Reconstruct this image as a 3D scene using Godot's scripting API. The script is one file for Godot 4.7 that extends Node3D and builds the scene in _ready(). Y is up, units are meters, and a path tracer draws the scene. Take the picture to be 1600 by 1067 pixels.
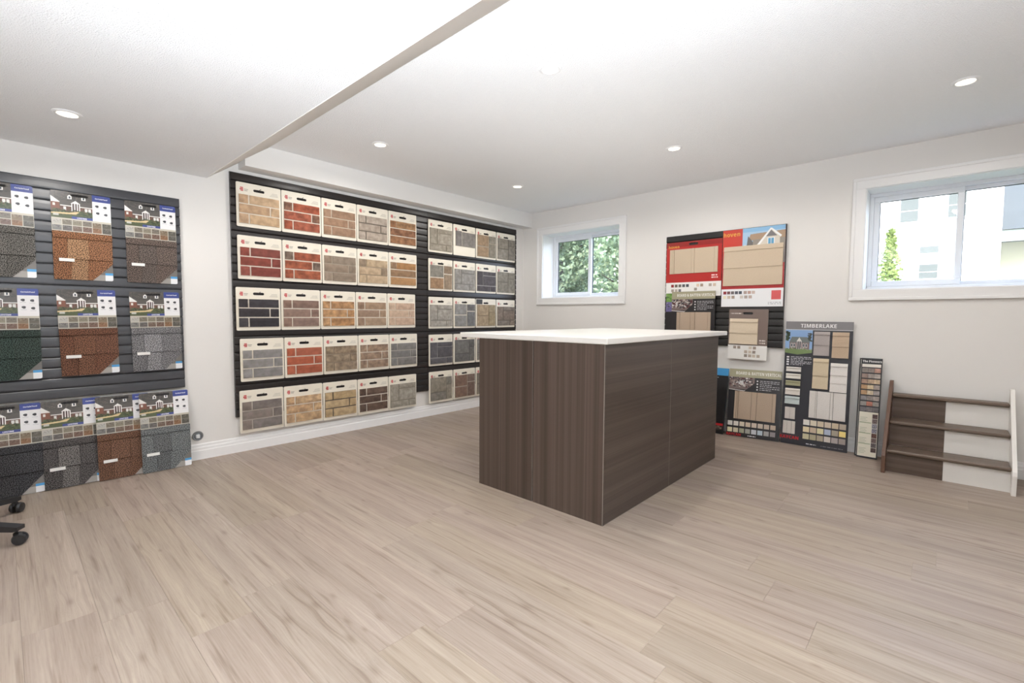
extends Node3D
# Basement sample room. Origin: floor corner under the two tall walls; x runs along the window wall, z along the sample wall, metres.

const CEIL := 2.233
const LOW := 1.964
const ROOM_X := 6.0
const ROOM_Z := 6.6

var rng := RandomNumberGenerator.new()
var names := {}
var mats := {}
var meshes := {}
var tex := {}
var font: SystemFont


# ---------------------------------------------------------------- mesh helpers
class MB:
	var st := SurfaceTool.new()
	func _init():
		st.begin(Mesh.PRIMITIVE_TRIANGLES)
	func tri(a: Vector3, b: Vector3, c: Vector3, n: Vector3, ua := Vector2.ZERO, ub := Vector2.ZERO, uc := Vector2.ZERO):
		var g := (b - a).cross(c - a)
		if g.length_squared() < 1e-16:
			return
		if g.dot(n) > 0.0:
			var t := b; b = c; c = t
			var tu := ub; ub = uc; uc = tu
			g = -g
		var nn := -g.normalized()
		st.set_normal(nn); st.set_uv(ua); st.add_vertex(a)
		st.set_normal(nn); st.set_uv(ub); st.add_vertex(b)
		st.set_normal(nn); st.set_uv(uc); st.add_vertex(c)
	func quad(a: Vector3, b: Vector3, c: Vector3, d: Vector3, n: Vector3, u := Rect2(0, 0, 1, 1)):
		var u0 := Vector2(u.position.x, u.end.y)
		var u1 := u.end
		var u2 := Vector2(u.end.x, u.position.y)
		var u3 := u.position
		tri(a, b, c, n, u0, u1, u2)
		tri(a, c, d, n, u0, u2, u3)
	# chamfered box; the +z face takes uv 0..1
	func box(c: Vector3, s: Vector3, e := 0.0, u := Rect2(0, 0, 1, 1)):
		var h := s * 0.5
		e = minf(e, minf(h.x, minf(h.y, h.z)) * 0.9)
		var axes: Array[Vector3] = [Vector3.RIGHT, Vector3.UP, Vector3.BACK]
		for ax in 3:
			for sg: float in [-1.0, 1.0]:
				var n: Vector3 = axes[ax] * sg
				var p: Vector3 = axes[(ax + 1) % 3]
				var q: Vector3 = axes[(ax + 2) % 3]
				var hp: float = absf(h.dot(p)) - e
				var hq: float = absf(h.dot(q)) - e
				var o: Vector3 = c + n * absf(h.dot(axes[ax]))
				quad(o - p * hp - q * hq, o + p * hp - q * hq, o + p * hp + q * hq, o - p * hp + q * hq, n, u)
		if e <= 0.0:
			return
		for ax in 3:
			var a: Vector3 = axes[ax]
			var p: Vector3 = axes[(ax + 1) % 3]
			var q: Vector3 = axes[(ax + 2) % 3]
			var ha: float = absf(h.dot(a)) - e
			for sp: float in [-1.0, 1.0]:
				for sq: float in [-1.0, 1.0]:
					var e1: Vector3 = c + p * sp * absf(h.dot(p)) + q * sq * (absf(h.dot(q)) - e)
					var e2: Vector3 = c + p * sp * (absf(h.dot(p)) - e) + q * sq * absf(h.dot(q))
					quad(e1 - a * ha, e1 + a * ha, e2 + a * ha, e2 - a * ha, p * sp + q * sq, u)
		for sx: float in [-1.0, 1.0]:
			for sy: float in [-1.0, 1.0]:
				for sz: float in [-1.0, 1.0]:
					var k := Vector3(sx, sy, sz)
					tri(c + k * (h - Vector3(0, e, e)), c + k * (h - Vector3(e, 0, e)), c + k * (h - Vector3(e, e, 0)), k)
	# polygon in x,y pushed from z0 to z1; front uv from the rectangle r
	func prism(poly: PackedVector2Array, z0: float, z1: float, r := Rect2(0, 0, 1, 1)):
		var idx := Geometry2D.triangulate_polygon(poly)
		for i in range(0, idx.size(), 3):
			var a := poly[idx[i]]
			var b := poly[idx[i + 1]]
			var c := poly[idx[i + 2]]
			tri(Vector3(a.x, a.y, z1), Vector3(b.x, b.y, z1), Vector3(c.x, c.y, z1), Vector3.BACK, uvof(a, r), uvof(b, r), uvof(c, r))
			tri(Vector3(a.x, a.y, z0), Vector3(b.x, b.y, z0), Vector3(c.x, c.y, z0), Vector3.FORWARD, uvof(a, r), uvof(b, r), uvof(c, r))
		var area := 0.0
		for i in poly.size():
			area += poly[i].cross(poly[(i + 1) % poly.size()])
		for i in poly.size():
			var a := poly[i]
			var b := poly[(i + 1) % poly.size()]
			var d := b - a
			var n := Vector3(d.y, -d.x, 0) * (1.0 if area > 0 else -1.0)
			quad(Vector3(a.x, a.y, z0), Vector3(b.x, b.y, z0), Vector3(b.x, b.y, z1), Vector3(a.x, a.y, z1), n)
	func uvof(p: Vector2, r: Rect2) -> Vector2:
		return Vector2((p.x - r.position.x) / r.size.x, 1.0 - (p.y - r.position.y) / r.size.y)
	# profile of (radius, height) turned about y
	func lathe(prof: PackedVector2Array, n := 20, at := Vector3.ZERO, b := Basis.IDENTITY):
		for i in prof.size() - 1:
			for k in n:
				var a0 := TAU * k / n
				var a1 := TAU * (k + 1) / n
				var r0 := prof[i].x
				var r1 := prof[i + 1].x
				var p := [Vector3(cos(a0) * r0, prof[i].y, sin(a0) * r0), Vector3(cos(a1) * r0, prof[i].y, sin(a1) * r0), Vector3(cos(a1) * r1, prof[i + 1].y, sin(a1) * r1), Vector3(cos(a0) * r1, prof[i + 1].y, sin(a0) * r1)]
				var am := (a0 + a1) * 0.5
				var d := prof[i + 1] - prof[i]
				var nn := Vector3(cos(am) * d.y, -d.x, sin(am) * d.y)
				quad(at + b * p[0], at + b * p[1], at + b * p[2], at + b * p[3], b * nn)
	func rod(a: Vector3, c: Vector3, r0: float, r1: float, n := 10):
		var y := (c - a).normalized()
		var x := y.cross(Vector3.RIGHT if absf(y.x) < 0.8 else Vector3.UP).normalized()
		var z := x.cross(y)
		lathe(PackedVector2Array([Vector2(0, 0), Vector2(r0, 0), Vector2(r1, a.distance_to(c)), Vector2(0, a.distance_to(c))]), n, a, Basis(x, y, z))
	func done() -> ArrayMesh:
		return st.commit()


func bxm(x: float, y: float, z: float, e := 0.0) -> ArrayMesh:
	var key := "%.4f,%.4f,%.4f,%.4f" % [x, y, z, e]
	if not meshes.has(key):
		var m := MB.new()
		m.box(Vector3.ZERO, Vector3(x, y, z), e)
		meshes[key] = m.done()
	return meshes[key]


func numbered(called: String) -> String:
	var n: int = names.get(called, 0)
	names[called] = n + 1
	return called if n == 0 else "%s_%03d" % [called, n]


func thing(called: String, label: String, category: String, at := Vector3.ZERO, turn := Vector3.ZERO, group := "") -> Node3D:
	var o := Node3D.new()
	o.name = numbered(called)
	add_child(o)
	o.position = at
	o.rotation = turn
	tag(o, label, category, group)
	return o


func tag(o: Node3D, label: String, category: String, group := ""):
	o.set_meta("label", label)
	o.set_meta("category", category)
	if group:
		o.set_meta("group", group)


func part(called: String, mesh: Mesh, m: Material, parent: Node3D, at := Vector3.ZERO, turn := Vector3.ZERO) -> MeshInstance3D:
	var o := MeshInstance3D.new()
	o.name = called
	o.mesh = mesh
	o.material_override = m
	o.position = at
	o.rotation = turn
	parent.add_child(o, true)
	return o


func bpart(called: String, m: Material, parent: Node3D, lo: Vector3, hi: Vector3, e := 0.0) -> MeshInstance3D:
	var s := hi - lo
	return part(called, bxm(s.x, s.y, s.z, e), m, parent, (lo + hi) * 0.5)


func struct_mesh(called: String, mesh: Mesh, m: Material) -> MeshInstance3D:
	var o := part(numbered(called), mesh, m, self)
	o.set_meta("kind", "structure")
	return o


func struct_node(called: String) -> Node3D:
	var o := Node3D.new()
	o.name = numbered(called)
	o.set_meta("kind", "structure")
	add_child(o)
	return o


func text(parent: Node3D, s: String, height: float, center: Vector3, m: Material, called := "lettering", stretch := 1.0):
	var key := "text" + s + str(height)
	if not meshes.has(key):
		var t := TextMesh.new()
		t.text = s
		t.font = font
		t.font_size = 32
		t.pixel_size = height / 24.0
		t.depth = 0.0006
		t.curve_step = 4.0
		meshes[key] = t
	var o := part(called, meshes[key], m, parent, center)
	o.scale = Vector3(stretch, 1, 1)


# ---------------------------------------------------------------- materials
func c8(r: int, g: int, b: int) -> Color:
	return Color(r / 255.0, g / 255.0, b / 255.0)


func mat(col: Color, rough := 0.7, tx := "", scale := Vector3.ONE, opts := {}) -> StandardMaterial3D:
	var key := "%s|%.2f|%s|%s|%s" % [col.to_html(), rough, tx, scale, opts]
	if mats.has(key):
		return mats[key]
	var m := StandardMaterial3D.new()
	m.albedo_color = col
	m.roughness = rough
	if tx:
		m.albedo_texture = tex[tx]
		m.uv1_triplanar = true
		m.uv1_world_triplanar = true
		m.uv1_triplanar_sharpness = 8.0
		m.uv1_scale = scale
	if opts.has("metal"):
		m.metallic = opts.metal
	if opts.has("spec"):
		m.metallic_specular = opts.spec
	if opts.has("coat"):
		m.clearcoat_enabled = true
		m.clearcoat = opts.coat
		m.clearcoat_roughness = 0.12
	if opts.has("bump"):
		m.heightmap_enabled = true
		m.heightmap_texture = tex[opts.bump]
		m.heightmap_scale = opts.depth
		m.uv1_triplanar = true
		m.uv1_world_triplanar = true
		m.uv1_scale = scale
	if opts.has("back"):
		m.backlight_enabled = true
		m.backlight = opts.back
	mats[key] = m
	return m


func noise_tex(called: String, freq: float, lo: Color, hi: Color, size := 256, octaves := 3, kind := FastNoiseLite.TYPE_SIMPLEX_SMOOTH, mids := []):
	var n := FastNoiseLite.new()
	n.noise_type = kind
	n.seed = called.hash() % 1000
	n.frequency = freq
	n.fractal_octaves = octaves
	var t := NoiseTexture2D.new()
	t.width = size
	t.height = size
	t.seamless = true
	t.noise = n
	var g := Gradient.new()
	g.set_color(0, lo)
	g.set_color(1, hi)
	for k in mids:
		g.add_point(k[0], k[1])
	t.color_ramp = g
	tex[called] = t


func streaks(called: String, lo: Color, hi: Color, freq_across: float, freq_along: float, vertical: bool):
	# wood-grain print: long streaks of tone, no light in it
	var n := FastNoiseLite.new()
	n.seed = called.hash() % 997
	n.fractal_octaves = 4
	n.frequency = 0.02
	var s := 512
	var im := Image.create(s, s, false, Image.FORMAT_RGB8)
	for j in s:
		for i in s:
			var a := i if vertical else j
			var b := j if vertical else i
			# torus in the along-direction so that it repeats
			var w := absf(b - s * 0.5) / (s * 0.5)
			var v := n.get_noise_2d(a * freq_across * 0.32 + 300.0, w * freq_along * 60.0) * 0.6 + n.get_noise_2d(a * freq_across, w * freq_along * 100.0) * 0.35 + n.get_noise_2d(a * freq_across * 5.0 + 700.0, w * freq_along * 300.0) * 0.3
			im.set_pixel(i, j, lo.lerp(hi, clampf(0.5 + v * 1.1, 0.0, 1.0)))
	tex[called] = ImageTexture.create_from_image(im)


func plank_texture(called: String, seed_: int):
	# 2.44 m by 0.36 m of greyed oak print
	var w := 1400
	var h := 224
	var n := FastNoiseLite.new()
	n.seed = seed_
	n.frequency = 1.0
	n.fractal_octaves = 3
	var im := Image.create(w, h, false, Image.FORMAT_RGB8)
	var lo := c8(128, 111, 98)
	var hi := c8(192, 177, 163)
	var r := RandomNumberGenerator.new()
	r.seed = seed_
	var knots := []
	for k in 9:
		knots.append([r.randf() * 2.44, r.randf() * 0.36, r.randf_range(0.006, 0.017)])
	for j in h:
		var y := j / float(h) * 0.36
		for i in w:
			var x := i / float(w) * 2.44
			var yy := y
			var dark := 0.0
			for k in knots:
				var dx: float = (x - k[0]) / 3.2
				var dy: float = y - k[1]
				var rr: float = k[2]
				var d2: float = (dx * dx + dy * dy) / (rr * rr)
				if d2 < 14.0:
					var g := exp(-d2 * 0.35)
					yy += dy * g * 0.9
					dark += exp(-d2 * 2.6) * 0.35
			var warp := n.get_noise_2d(x * 0.55, yy * 9.0) * 0.05
			var broad := n.get_noise_2d(x * 0.5 + 31.0, yy * 13.0 + 5.0)
			var fine := n.get_noise_2d(x * 1.3, yy * 190.0)
			var ring := sin((yy + warp) * 420.0 + n.get_noise_2d(x * 0.6, 3.0) * 9.0)
			var pores := n.get_noise_2d(x * 7.0 + 77.0, yy * 300.0)
			var smear := maxf(0.0, n.get_noise_2d(x * 1.5 + 11.0, yy * 42.0 + 90.0) - 0.2)
			var v := 0.6 + broad * 0.22 + fine * 0.15 + ring * 0.03 - maxf(0.0, pores - 0.15) * 0.26 - smear * 0.75 - dark
			im.set_pixel(i, j, lo.lerp(hi, clampf(v, -0.35, 1.15)))
	tex[called] = ImageTexture.create_from_image(im)


# ---------------------------------------------------------------- flat print (posters and card fronts)
func pr(im: Image, x0: float, y0: float, x1: float, y1: float, c: Color):
	var w := im.get_width()
	var h := im.get_height()
	im.fill_rect(Rect2i(int(round(x0 * w)), int(round(y0 * h)), maxi(1, int(round((x1 - x0) * w))), maxi(1, int(round((y1 - y0) * h)))), c)


func pp(im: Image, pts: Array, c: Color):
	var w := im.get_width()
	var h := im.get_height()
	var poly := PackedVector2Array()
	var lo := Vector2(1e9, 1e9)
	var hi := -lo
	for p in pts:
		var q := Vector2(p[0] * w, p[1] * h)
		poly.append(q)
		lo = lo.min(q)
		hi = hi.max(q)
	for j in range(maxi(0, int(lo.y)), mini(h, int(hi.y) + 2)):
		for i in range(maxi(0, int(lo.x)), mini(w, int(hi.x) + 2)):
			if Geometry2D.is_point_in_polygon(Vector2(i + 0.5, j + 0.5), poly):
				im.set_pixel(i, j, c)


func mottle(im: Image, x0: float, y0: float, x1: float, y1: float, cols: Array, n: int, sz: float):
	var w := im.get_width()
	var h := im.get_height()
	for k in n:
		var x := rng.randf_range(x0, x1 - sz)
		var y := rng.randf_range(y0, y1 - sz)
		var a := sz * rng.randf_range(0.4, 1.0)
		pr(im, x, y, x + a, y + a * 0.7 * w / h, cols[rng.randi() % cols.size()])


func lines(im: Image, x0: float, y0: float, x1: float, n: int, gap: float, th: float, c: Color):
	for k in n:
		var e := x1 if k % 3 != 2 else lerpf(x0, x1, 0.6)
		var x := x0
		while x < e:
			var l := rng.randf_range(0.015, 0.06)
			pr(im, x, y0 + k * gap, minf(x + l, e), y0 + k * gap + th, c)
			x += l + 0.012


func print_mat(im: Image, rough := 0.35) -> StandardMaterial3D:
	var m := StandardMaterial3D.new()
	m.albedo_texture = ImageTexture.create_from_image(im)
	m.roughness = rough
	return m


func house_picture(im: Image, x0: float, y0: float, x1: float, y1: float, sky: Color, roof: Color, wall: Color, lawn: Color):
	var f := func(a: float, b: float) -> Array: return [lerpf(x0, x1, a), lerpf(y0, y1, b)]
	pr(im, x0, y0, x1, y1, sky)
	mottle(im, x0, lerpf(y0, y1, 0.05), lerpf(x0, x1, 0.2), lerpf(y0, y1, 0.6), [c8(45, 62, 40), c8(70, 85, 55), c8(35, 45, 35)], 60, (x1 - x0) * 0.08)
	mottle(im, lerpf(x0, x1, 0.82), lerpf(y0, y1, 0.1), x1, lerpf(y0, y1, 0.6), [c8(45, 62, 40), c8(70, 75, 60), c8(60, 55, 50)], 50, (x1 - x0) * 0.07)
	pp(im, [f.call(0.14, 0.52), f.call(0.24, 0.28), f.call(0.8, 0.28), f.call(0.92, 0.52)], roof)
	pr(im, lerpf(x0, x1, 0.16), lerpf(y0, y1, 0.5), lerpf(x0, x1, 0.9), lerpf(y0, y1, 0.78), wall)
	for a in [0.22, 0.32, 0.66, 0.76]:
		pr(im, lerpf(x0, x1, a - 0.012), lerpf(y0, y1, 0.54), lerpf(x0, x1, a + 0.06), lerpf(y0, y1, 0.7), c8(230, 228, 222))
		pr(im, lerpf(x0, x1, a), lerpf(y0, y1, 0.56), lerpf(x0, x1, a + 0.045), lerpf(y0, y1, 0.68), c8(60, 66, 78))
	pp(im, [f.call(0.42, 0.46), f.call(0.52, 0.3), f.call(0.62, 0.46)], c8(225, 222, 215))
	pr(im, lerpf(x0, x1, 0.44), lerpf(y0, y1, 0.46), lerpf(x0, x1, 0.6), lerpf(y0, y1, 0.78), c8(70, 66, 70))
	for a in [0.44, 0.51, 0.585]:
		pr(im, lerpf(x0, x1, a), lerpf(y0, y1, 0.46), lerpf(x0, x1, a + 0.02), lerpf(y0, y1, 0.78), c8(232, 230, 226))
	pr(im, x0, lerpf(y0, y1, 0.78), x1, y1, lawn)
	mottle(im, x0, lerpf(y0, y1, 0.72), x1, lerpf(y0, y1, 0.86), [c8(60, 82, 45), c8(85, 105, 60), c8(150, 160, 110), c8(200, 205, 190)], 70, (x1 - x0) * 0.04)


func make_shingle_print() -> StandardMaterial3D:
	var im := Image.create(300, 576, false, Image.FORMAT_RGB8)
	im.fill(c8(118, 112, 106))
	# photograph of a house under a large grey roof
	pr(im, 0, 0, 0.68, 0.3, c8(92, 88, 84))
	mottle(im, 0, 0, 0.68, 0.14, [c8(84, 80, 77), c8(100, 95, 90), c8(78, 76, 74)], 240, 0.05)
	pr(im, 0.0, 0.165, 0.68, 0.24, c8(106, 78, 68))
	mottle(im, 0.0, 0.165, 0.68, 0.24, [c8(92, 68, 60), c8(120, 90, 78), c8(64, 70, 50)], 120, 0.025)
	pp(im, [[0, 0.06], [0.15, 0.125], [0, 0.15]], c8(236, 234, 230))
	pr(im, 0.0, 0.128, 0.14, 0.2, c8(126, 84, 70))
	pr(im, 0.03, 0.14, 0.07, 0.17, c8(225, 222, 215))
	pr(im, 0.15, 0.155, 0.68, 0.166, c8(228, 226, 220))
	for x in [0.27, 0.5]:
		pp(im, [[x, 0.05], [x + 0.035, 0.032], [x + 0.07, 0.05], [x + 0.07, 0.082], [x, 0.082]], c8(236, 234, 230))
		pr(im, x + 0.022, 0.05, x + 0.048, 0.074, c8(70, 76, 86))
	pp(im, [[0.32, 0.128], [0.4, 0.095], [0.48, 0.128]], c8(238, 236, 232))
	pr(im, 0.33, 0.128, 0.47, 0.215, c8(82, 66, 64))
	for x in [0.33, 0.375, 0.42, 0.455]:
		pr(im, x, 0.128, x + 0.018, 0.215, c8(240, 238, 234))
	for x in [0.2, 0.55, 0.61]:
		pr(im, x, 0.172, x + 0.045, 0.21, c8(220, 218, 214))
	pr(im, 0, 0.225, 0.68, 0.3, c8(82, 90, 64))
	mottle(im, 0, 0.2, 0.68, 0.3, [c8(70, 80, 56), c8(96, 102, 72), c8(60, 66, 50)], 160, 0.04)
	pp(im, [[0, 0.245], [0.3, 0.235], [0.42, 0.218], [0.46, 0.222], [0.4, 0.25], [0, 0.262]], c8(214, 190, 146))
	pr(im, 0.33, 0.275, 0.68, 0.302, c8(70, 80, 138))
	pr(im, 0.03, 0.255, 0.12, 0.28, c8(190, 188, 180))
	# information panel
	pr(im, 0.68, 0.0, 1.0, 0.32, c8(240, 239, 240))
	pr(im, 0.68, 0.0, 1.0, 0.075, c8(66, 78, 142))
	for p in [[0.76, 0.125], [0.9, 0.13], [0.77, 0.205], [0.91, 0.215]]:
		pr(im, p[0] - 0.03, p[1] - 0.008, p[0] + 0.03, p[1] + 0.01, c8(58, 58, 62))
		pr(im, p[0] - 0.015, p[1] - 0.013, p[0] + 0.02, p[1] + 0.014, c8(70, 70, 74))
		pr(im, p[0] - 0.045, p[1] + 0.026, p[0] + 0.045, p[1] + 0.03, c8(180, 180, 184))
	# colour chips
	pr(im, 0, 0.302, 1, 0.45, c8(196, 190, 176))
	var chips := [c8(176, 172, 164), c8(120, 112, 98), c8(132, 124, 108), c8(116, 108, 96), c8(126, 110, 90), c8(96, 92, 82), c8(118, 116, 112), c8(98, 94, 90), c8(110, 92, 80), c8(112, 88, 76), c8(134, 100, 74), c8(88, 84, 76)]
	for k in 12:
		var x := (k % 6) / 6.0
		var y := 0.318 + (k / 6) * 0.066
		if k % 6 >= 4 and k < 6:
			y += 0.006
		pr(im, x + 0.006, y, x + 0.16, y + 0.058, chips[k])
		mottle(im, x + 0.006, y, x + 0.16, y + 0.054, [chips[k].darkened(0.14), chips[k].lightened(0.12)], 30, 0.03)
	# grey corner with the blue and white sticker
	pr(im, 0.6, 0.78, 1, 1, c8(122, 118, 114))
	pr(im, 0.6, 0.93, 0.86, 1, c8(164, 160, 154))
	pr(im, 0.86, 0.905, 1, 1, c8(238, 240, 242))
	pr(im, 0.86, 0.905, 1, 0.932, c8(88, 160, 214))
	return print_mat(im, 0.22)


# ---------------------------------------------------------------- sample cards
func card_plate(w: float, h: float, t: float, r: float, slot_w: float, slot_h: float, slot_y: float, slot_x := 0.5) -> ArrayMesh:
	var key := "plate%.3f,%.3f,%.4f,%.3f,%.3f,%.3f" % [w, h, t, slot_w, slot_y, slot_x]
	if meshes.has(key):
		return meshes[key]
	var m := MB.new()
	var cx := w * slot_x
	var sr := slot_h * 0.5
	var up := PackedVector2Array([Vector2(0, slot_y)])
	var dn := PackedVector2Array([Vector2(w, slot_y)])
	for k in 7:
		var a := PI + PI * 0.5 * 0.0 - PI * k / 6.0
		a = PI - PI * 0.5 * k / 6.0
		up.append(Vector2(cx - slot_w * 0.5 + sr + cos(a) * sr, slot_y + sin(a) * sr))
	for k in 7:
		var a := PI * 0.5 - PI * 0.5 * k / 6.0
		up.append(Vector2(cx + slot_w * 0.5 - sr + cos(a) * sr, slot_y + sin(a) * sr))
	up.append(Vector2(w, slot_y))
	for k in 5:
		var a := PI * 0.5 * k / 4.0
		up.append(Vector2(w - r + cos(a) * r, h - r + sin(a) * r))
	for k in 5:
		var a := PI * 0.5 + PI * 0.5 * k / 4.0
		up.append(Vector2(r + cos(a) * r, h - r + sin(a) * r))
	for k in 7:
		var a := -PI * 0.5 * k / 6.0
		dn.append(Vector2(cx + slot_w * 0.5 - sr + cos(a) * sr, slot_y + sin(a) * sr))
	for k in 7:
		var a := -PI * 0.5 - PI * 0.5 * k / 6.0
		dn.append(Vector2(cx - slot_w * 0.5 + sr + cos(a) * sr, slot_y + sin(a) * sr))
	dn.append(Vector2(0, slot_y))
	for k in 5:
		var a := PI + PI * 0.5 * k / 4.0
		dn.append(Vector2(r + cos(a) * r, r + sin(a) * r))
	for k in 5:
		var a := PI * 1.5 + PI * 0.5 * k / 4.0
		dn.append(Vector2(w - r + cos(a) * r, r + sin(a) * r))
	m.prism(up, 0, t, Rect2(0, 0, w, h))
	m.prism(dn, 0, t, Rect2(0, 0, w, h))
	meshes[key] = m.done()
	return meshes[key]


const BRICKS := [[.05, .27, .25, .466], [.278, .27, .955, .466], [.05, .49, .73, .684], [.758, .49, .955, .684], [.05, .708, .25, .92], [.278, .708, .955, .92]]
const LAYS := {
	"brick": BRICKS,
	"brick_wide": [[.05, .27, .25, .466], [.26, .27, .955, .466], [.05, .49, .955, .684], [.05, .708, .955, .92]],
	"ashlar": [[.05, .25, .32, .73], [.348, .25, .965, .38], [.348, .405, .965, .73], [.05, .757, .695, .935], [.722, .757, .965, .935]],
	"short": [[.09, .2, .36, .69], [.38, .22, .97, .69]],
	"patch": [[.06, .2, .596, .57], [.628, .2, .96, .445], [.06, .602, .596, .94], [.628, .475, .96, .94]],
	"tall": [[.05, .2, .58, .55], [.61, .2, .965, .425], [.05, .58, .58, .94], [.61, .453, .965, .94]],
	"rough": [[.06, .2, .7, .66], [.72, .2, .95, .44], [.72, .46, .95, .93], [.06, .68, .7, .93]],
}


func brick_mesh(w: float, h: float, rough: bool, k: int) -> ArrayMesh:
	var key := "brick%.4f,%.4f,%s,%d" % [w, h, rough, k]
	if meshes.has(key):
		return meshes[key]
	var r := RandomNumberGenerator.new()
	r.seed = key.hash()
	var m := MB.new()
	var nx := 6
	var ny := 3
	var d := 0.010
	var amp := 0.0035 if rough else 0.0007
	var edge := 0.003 if rough else 0.0014
	var top := []
	for j in ny + 1:
		var row := []
		for i in nx + 1:
			var e := i == 0 or j == 0 or i == nx or j == ny
			var x := w * i / nx
			var y := h * j / ny
			if i > 0 and i < nx and j > 0 and j < ny:
				x += r.randf_range(-1, 1) * w * 0.03
			x = clampf(x, edge * 0.6, w - edge * 0.6)
			y = clampf(y, edge * 0.6, h - edge * 0.6)
			row.append(Vector3(x + (r.randf_range(-edge, edge) * 0.4 if e else 0.0), y + (r.randf_range(-edge, edge) * 0.4 if e else 0.0), d - (edge if e else 0.0) + r.randf_range(-amp, amp)))
		top.append(row)
	for j in ny:
		for i in nx:
			m.quad(top[j][i], top[j][i + 1], top[j + 1][i + 1], top[j + 1][i], Vector3.BACK)
	for i in nx:
		var a: Vector3 = top[0][i]
		var b: Vector3 = top[0][i + 1]
		m.quad(Vector3(a.x, a.y, 0), Vector3(b.x, b.y, 0), b, a, Vector3.DOWN)
		a = top[ny][i]
		b = top[ny][i + 1]
		m.quad(Vector3(a.x, a.y, 0), Vector3(b.x, b.y, 0), b, a, Vector3.UP)
	for j in ny:
		var a: Vector3 = top[j][0]
		var b: Vector3 = top[j + 1][0]
		m.quad(Vector3(a.x, a.y, 0), Vector3(b.x, b.y, 0), b, a, Vector3.LEFT)
		a = top[j][nx]
		b = top[j + 1][nx]
		m.quad(Vector3(a.x, a.y, 0), Vector3(b.x, b.y, 0), b, a, Vector3.RIGHT)
	meshes[key] = m.done()
	return meshes[key]


const CW := 0.309
const CH := 0.317


func brick_card(z_left: float, y_top: float, lay: String, cols: Array, mortar: Color, label: String, grain := "brick_grain", photo_head := false):
	var t := thing("brick_sample_card", label, "sample card", Vector3(0.0315, y_top - CH, z_left), Vector3(0, PI / 2, 0), "brick and stone sample cards on the black slat board")
	t.rotation.x = 0.0
	var card := mat(c8(240, 232, 216), 0.55)
	part("card_backing", card_plate(CW, CH, 0.005, 0.009, 0.078, 0.019, CH * 0.855), card, t)
	var rects: Array = LAYS[lay]
	var lo := Vector2(9, 9)
	var hi := Vector2(-9, -9)
	for r in rects:
		lo = lo.min(Vector2(r[0], r[1]))
		hi = hi.max(Vector2(r[2], r[3]))
	bpart("mortar_panel", mat(mortar, 0.95, "fine_speck", Vector3.ONE * 9.0), t, Vector3(lo.x * CW, (1 - hi.y) * CH, 0.005), Vector3(hi.x * CW, (1 - lo.y) * CH, 0.0095))
	var rough := lay == "rough"
	for i in rects.size():
		var r: Array = rects[i]
		var c: Color = cols[i % cols.size()]
		c = c.lightened(0.05) if (i * 7 + label.length()) % 3 == 0 else c
		part("brick", brick_mesh((r[2] - r[0]) * CW, (r[3] - r[1]) * CH, rough, i), mat(c, 0.9, grain, Vector3.ONE * (3.3 if grain == "brick_grain" else 4.5)), t, Vector3(r[0] * CW, (1 - r[3]) * CH, 0.005))
	if photo_head:
		var ph := MB.new()
		ph.box(Vector3(0.17 * CW, 0.9 * CH, 0.0053), Vector3(0.3 * CW, 0.17 * CH, 0.0008))
		part("photo_print", ph.done(), mat(c8(96, 94, 90), 0.5, "mottle", Vector3.ONE * 14.0), t)
	else:
		if not meshes.has("logo_red"):
			var a := MB.new()
			a.box(Vector3(0.12 * CW, 0.88 * CH, 0.0053), Vector3(0.062 * CW, 0.026 * CH, 0.0008))
			a.box(Vector3(0.116 * CW, 0.845 * CH, 0.0053), Vector3(0.075 * CW, 0.03 * CH, 0.0008))
			a.box(Vector3(0.125 * CW, 0.814 * CH, 0.0053), Vector3(0.058 * CW, 0.02 * CH, 0.0008))
			meshes["logo_red"] = a.done()
			var b := MB.new()
			for k in 2:
				b.box(Vector3((0.215 - k * 0.005) * CW, (0.853 - k * 0.03) * CH, 0.0053), Vector3((0.09 - k * 0.02) * CW, 0.017 * CH, 0.0008))
			for k in 3:
				b.box(Vector3((0.86 - k * 0.01) * CW, (0.852 - k * 0.028) * CH, 0.0053), Vector3((0.13 + k * 0.03) * CW, 0.008 * CH, 0.0008))
			meshes["logo_grey"] = b.done()
		part("logo_print", meshes["logo_red"], mat(c8(190, 70, 72), 0.55), t).set_meta("kind", "stuff")
		part("small_print", meshes["logo_grey"], mat(c8(178, 170, 158), 0.55), t).set_meta("kind", "stuff")
	if not meshes.has("hook"):
		var h := MB.new()
		h.rod(Vector3(0.5 * CW, CH * 0.855, -0.004), Vector3(0.5 * CW, CH * 0.872, 0.012), 0.0022, 0.0022, 8)
		h.rod(Vector3(0.5 * CW, CH * 0.872, 0.012), Vector3(0.535 * CW, CH * 0.905, 0.013), 0.0018, 0.0018, 8)
		meshes["hook"] = h.done()
	part("wire_hook", meshes["hook"], mat(c8(60, 58, 56), 0.35, "", Vector3.ONE, {"metal": 0.8}), t)


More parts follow.
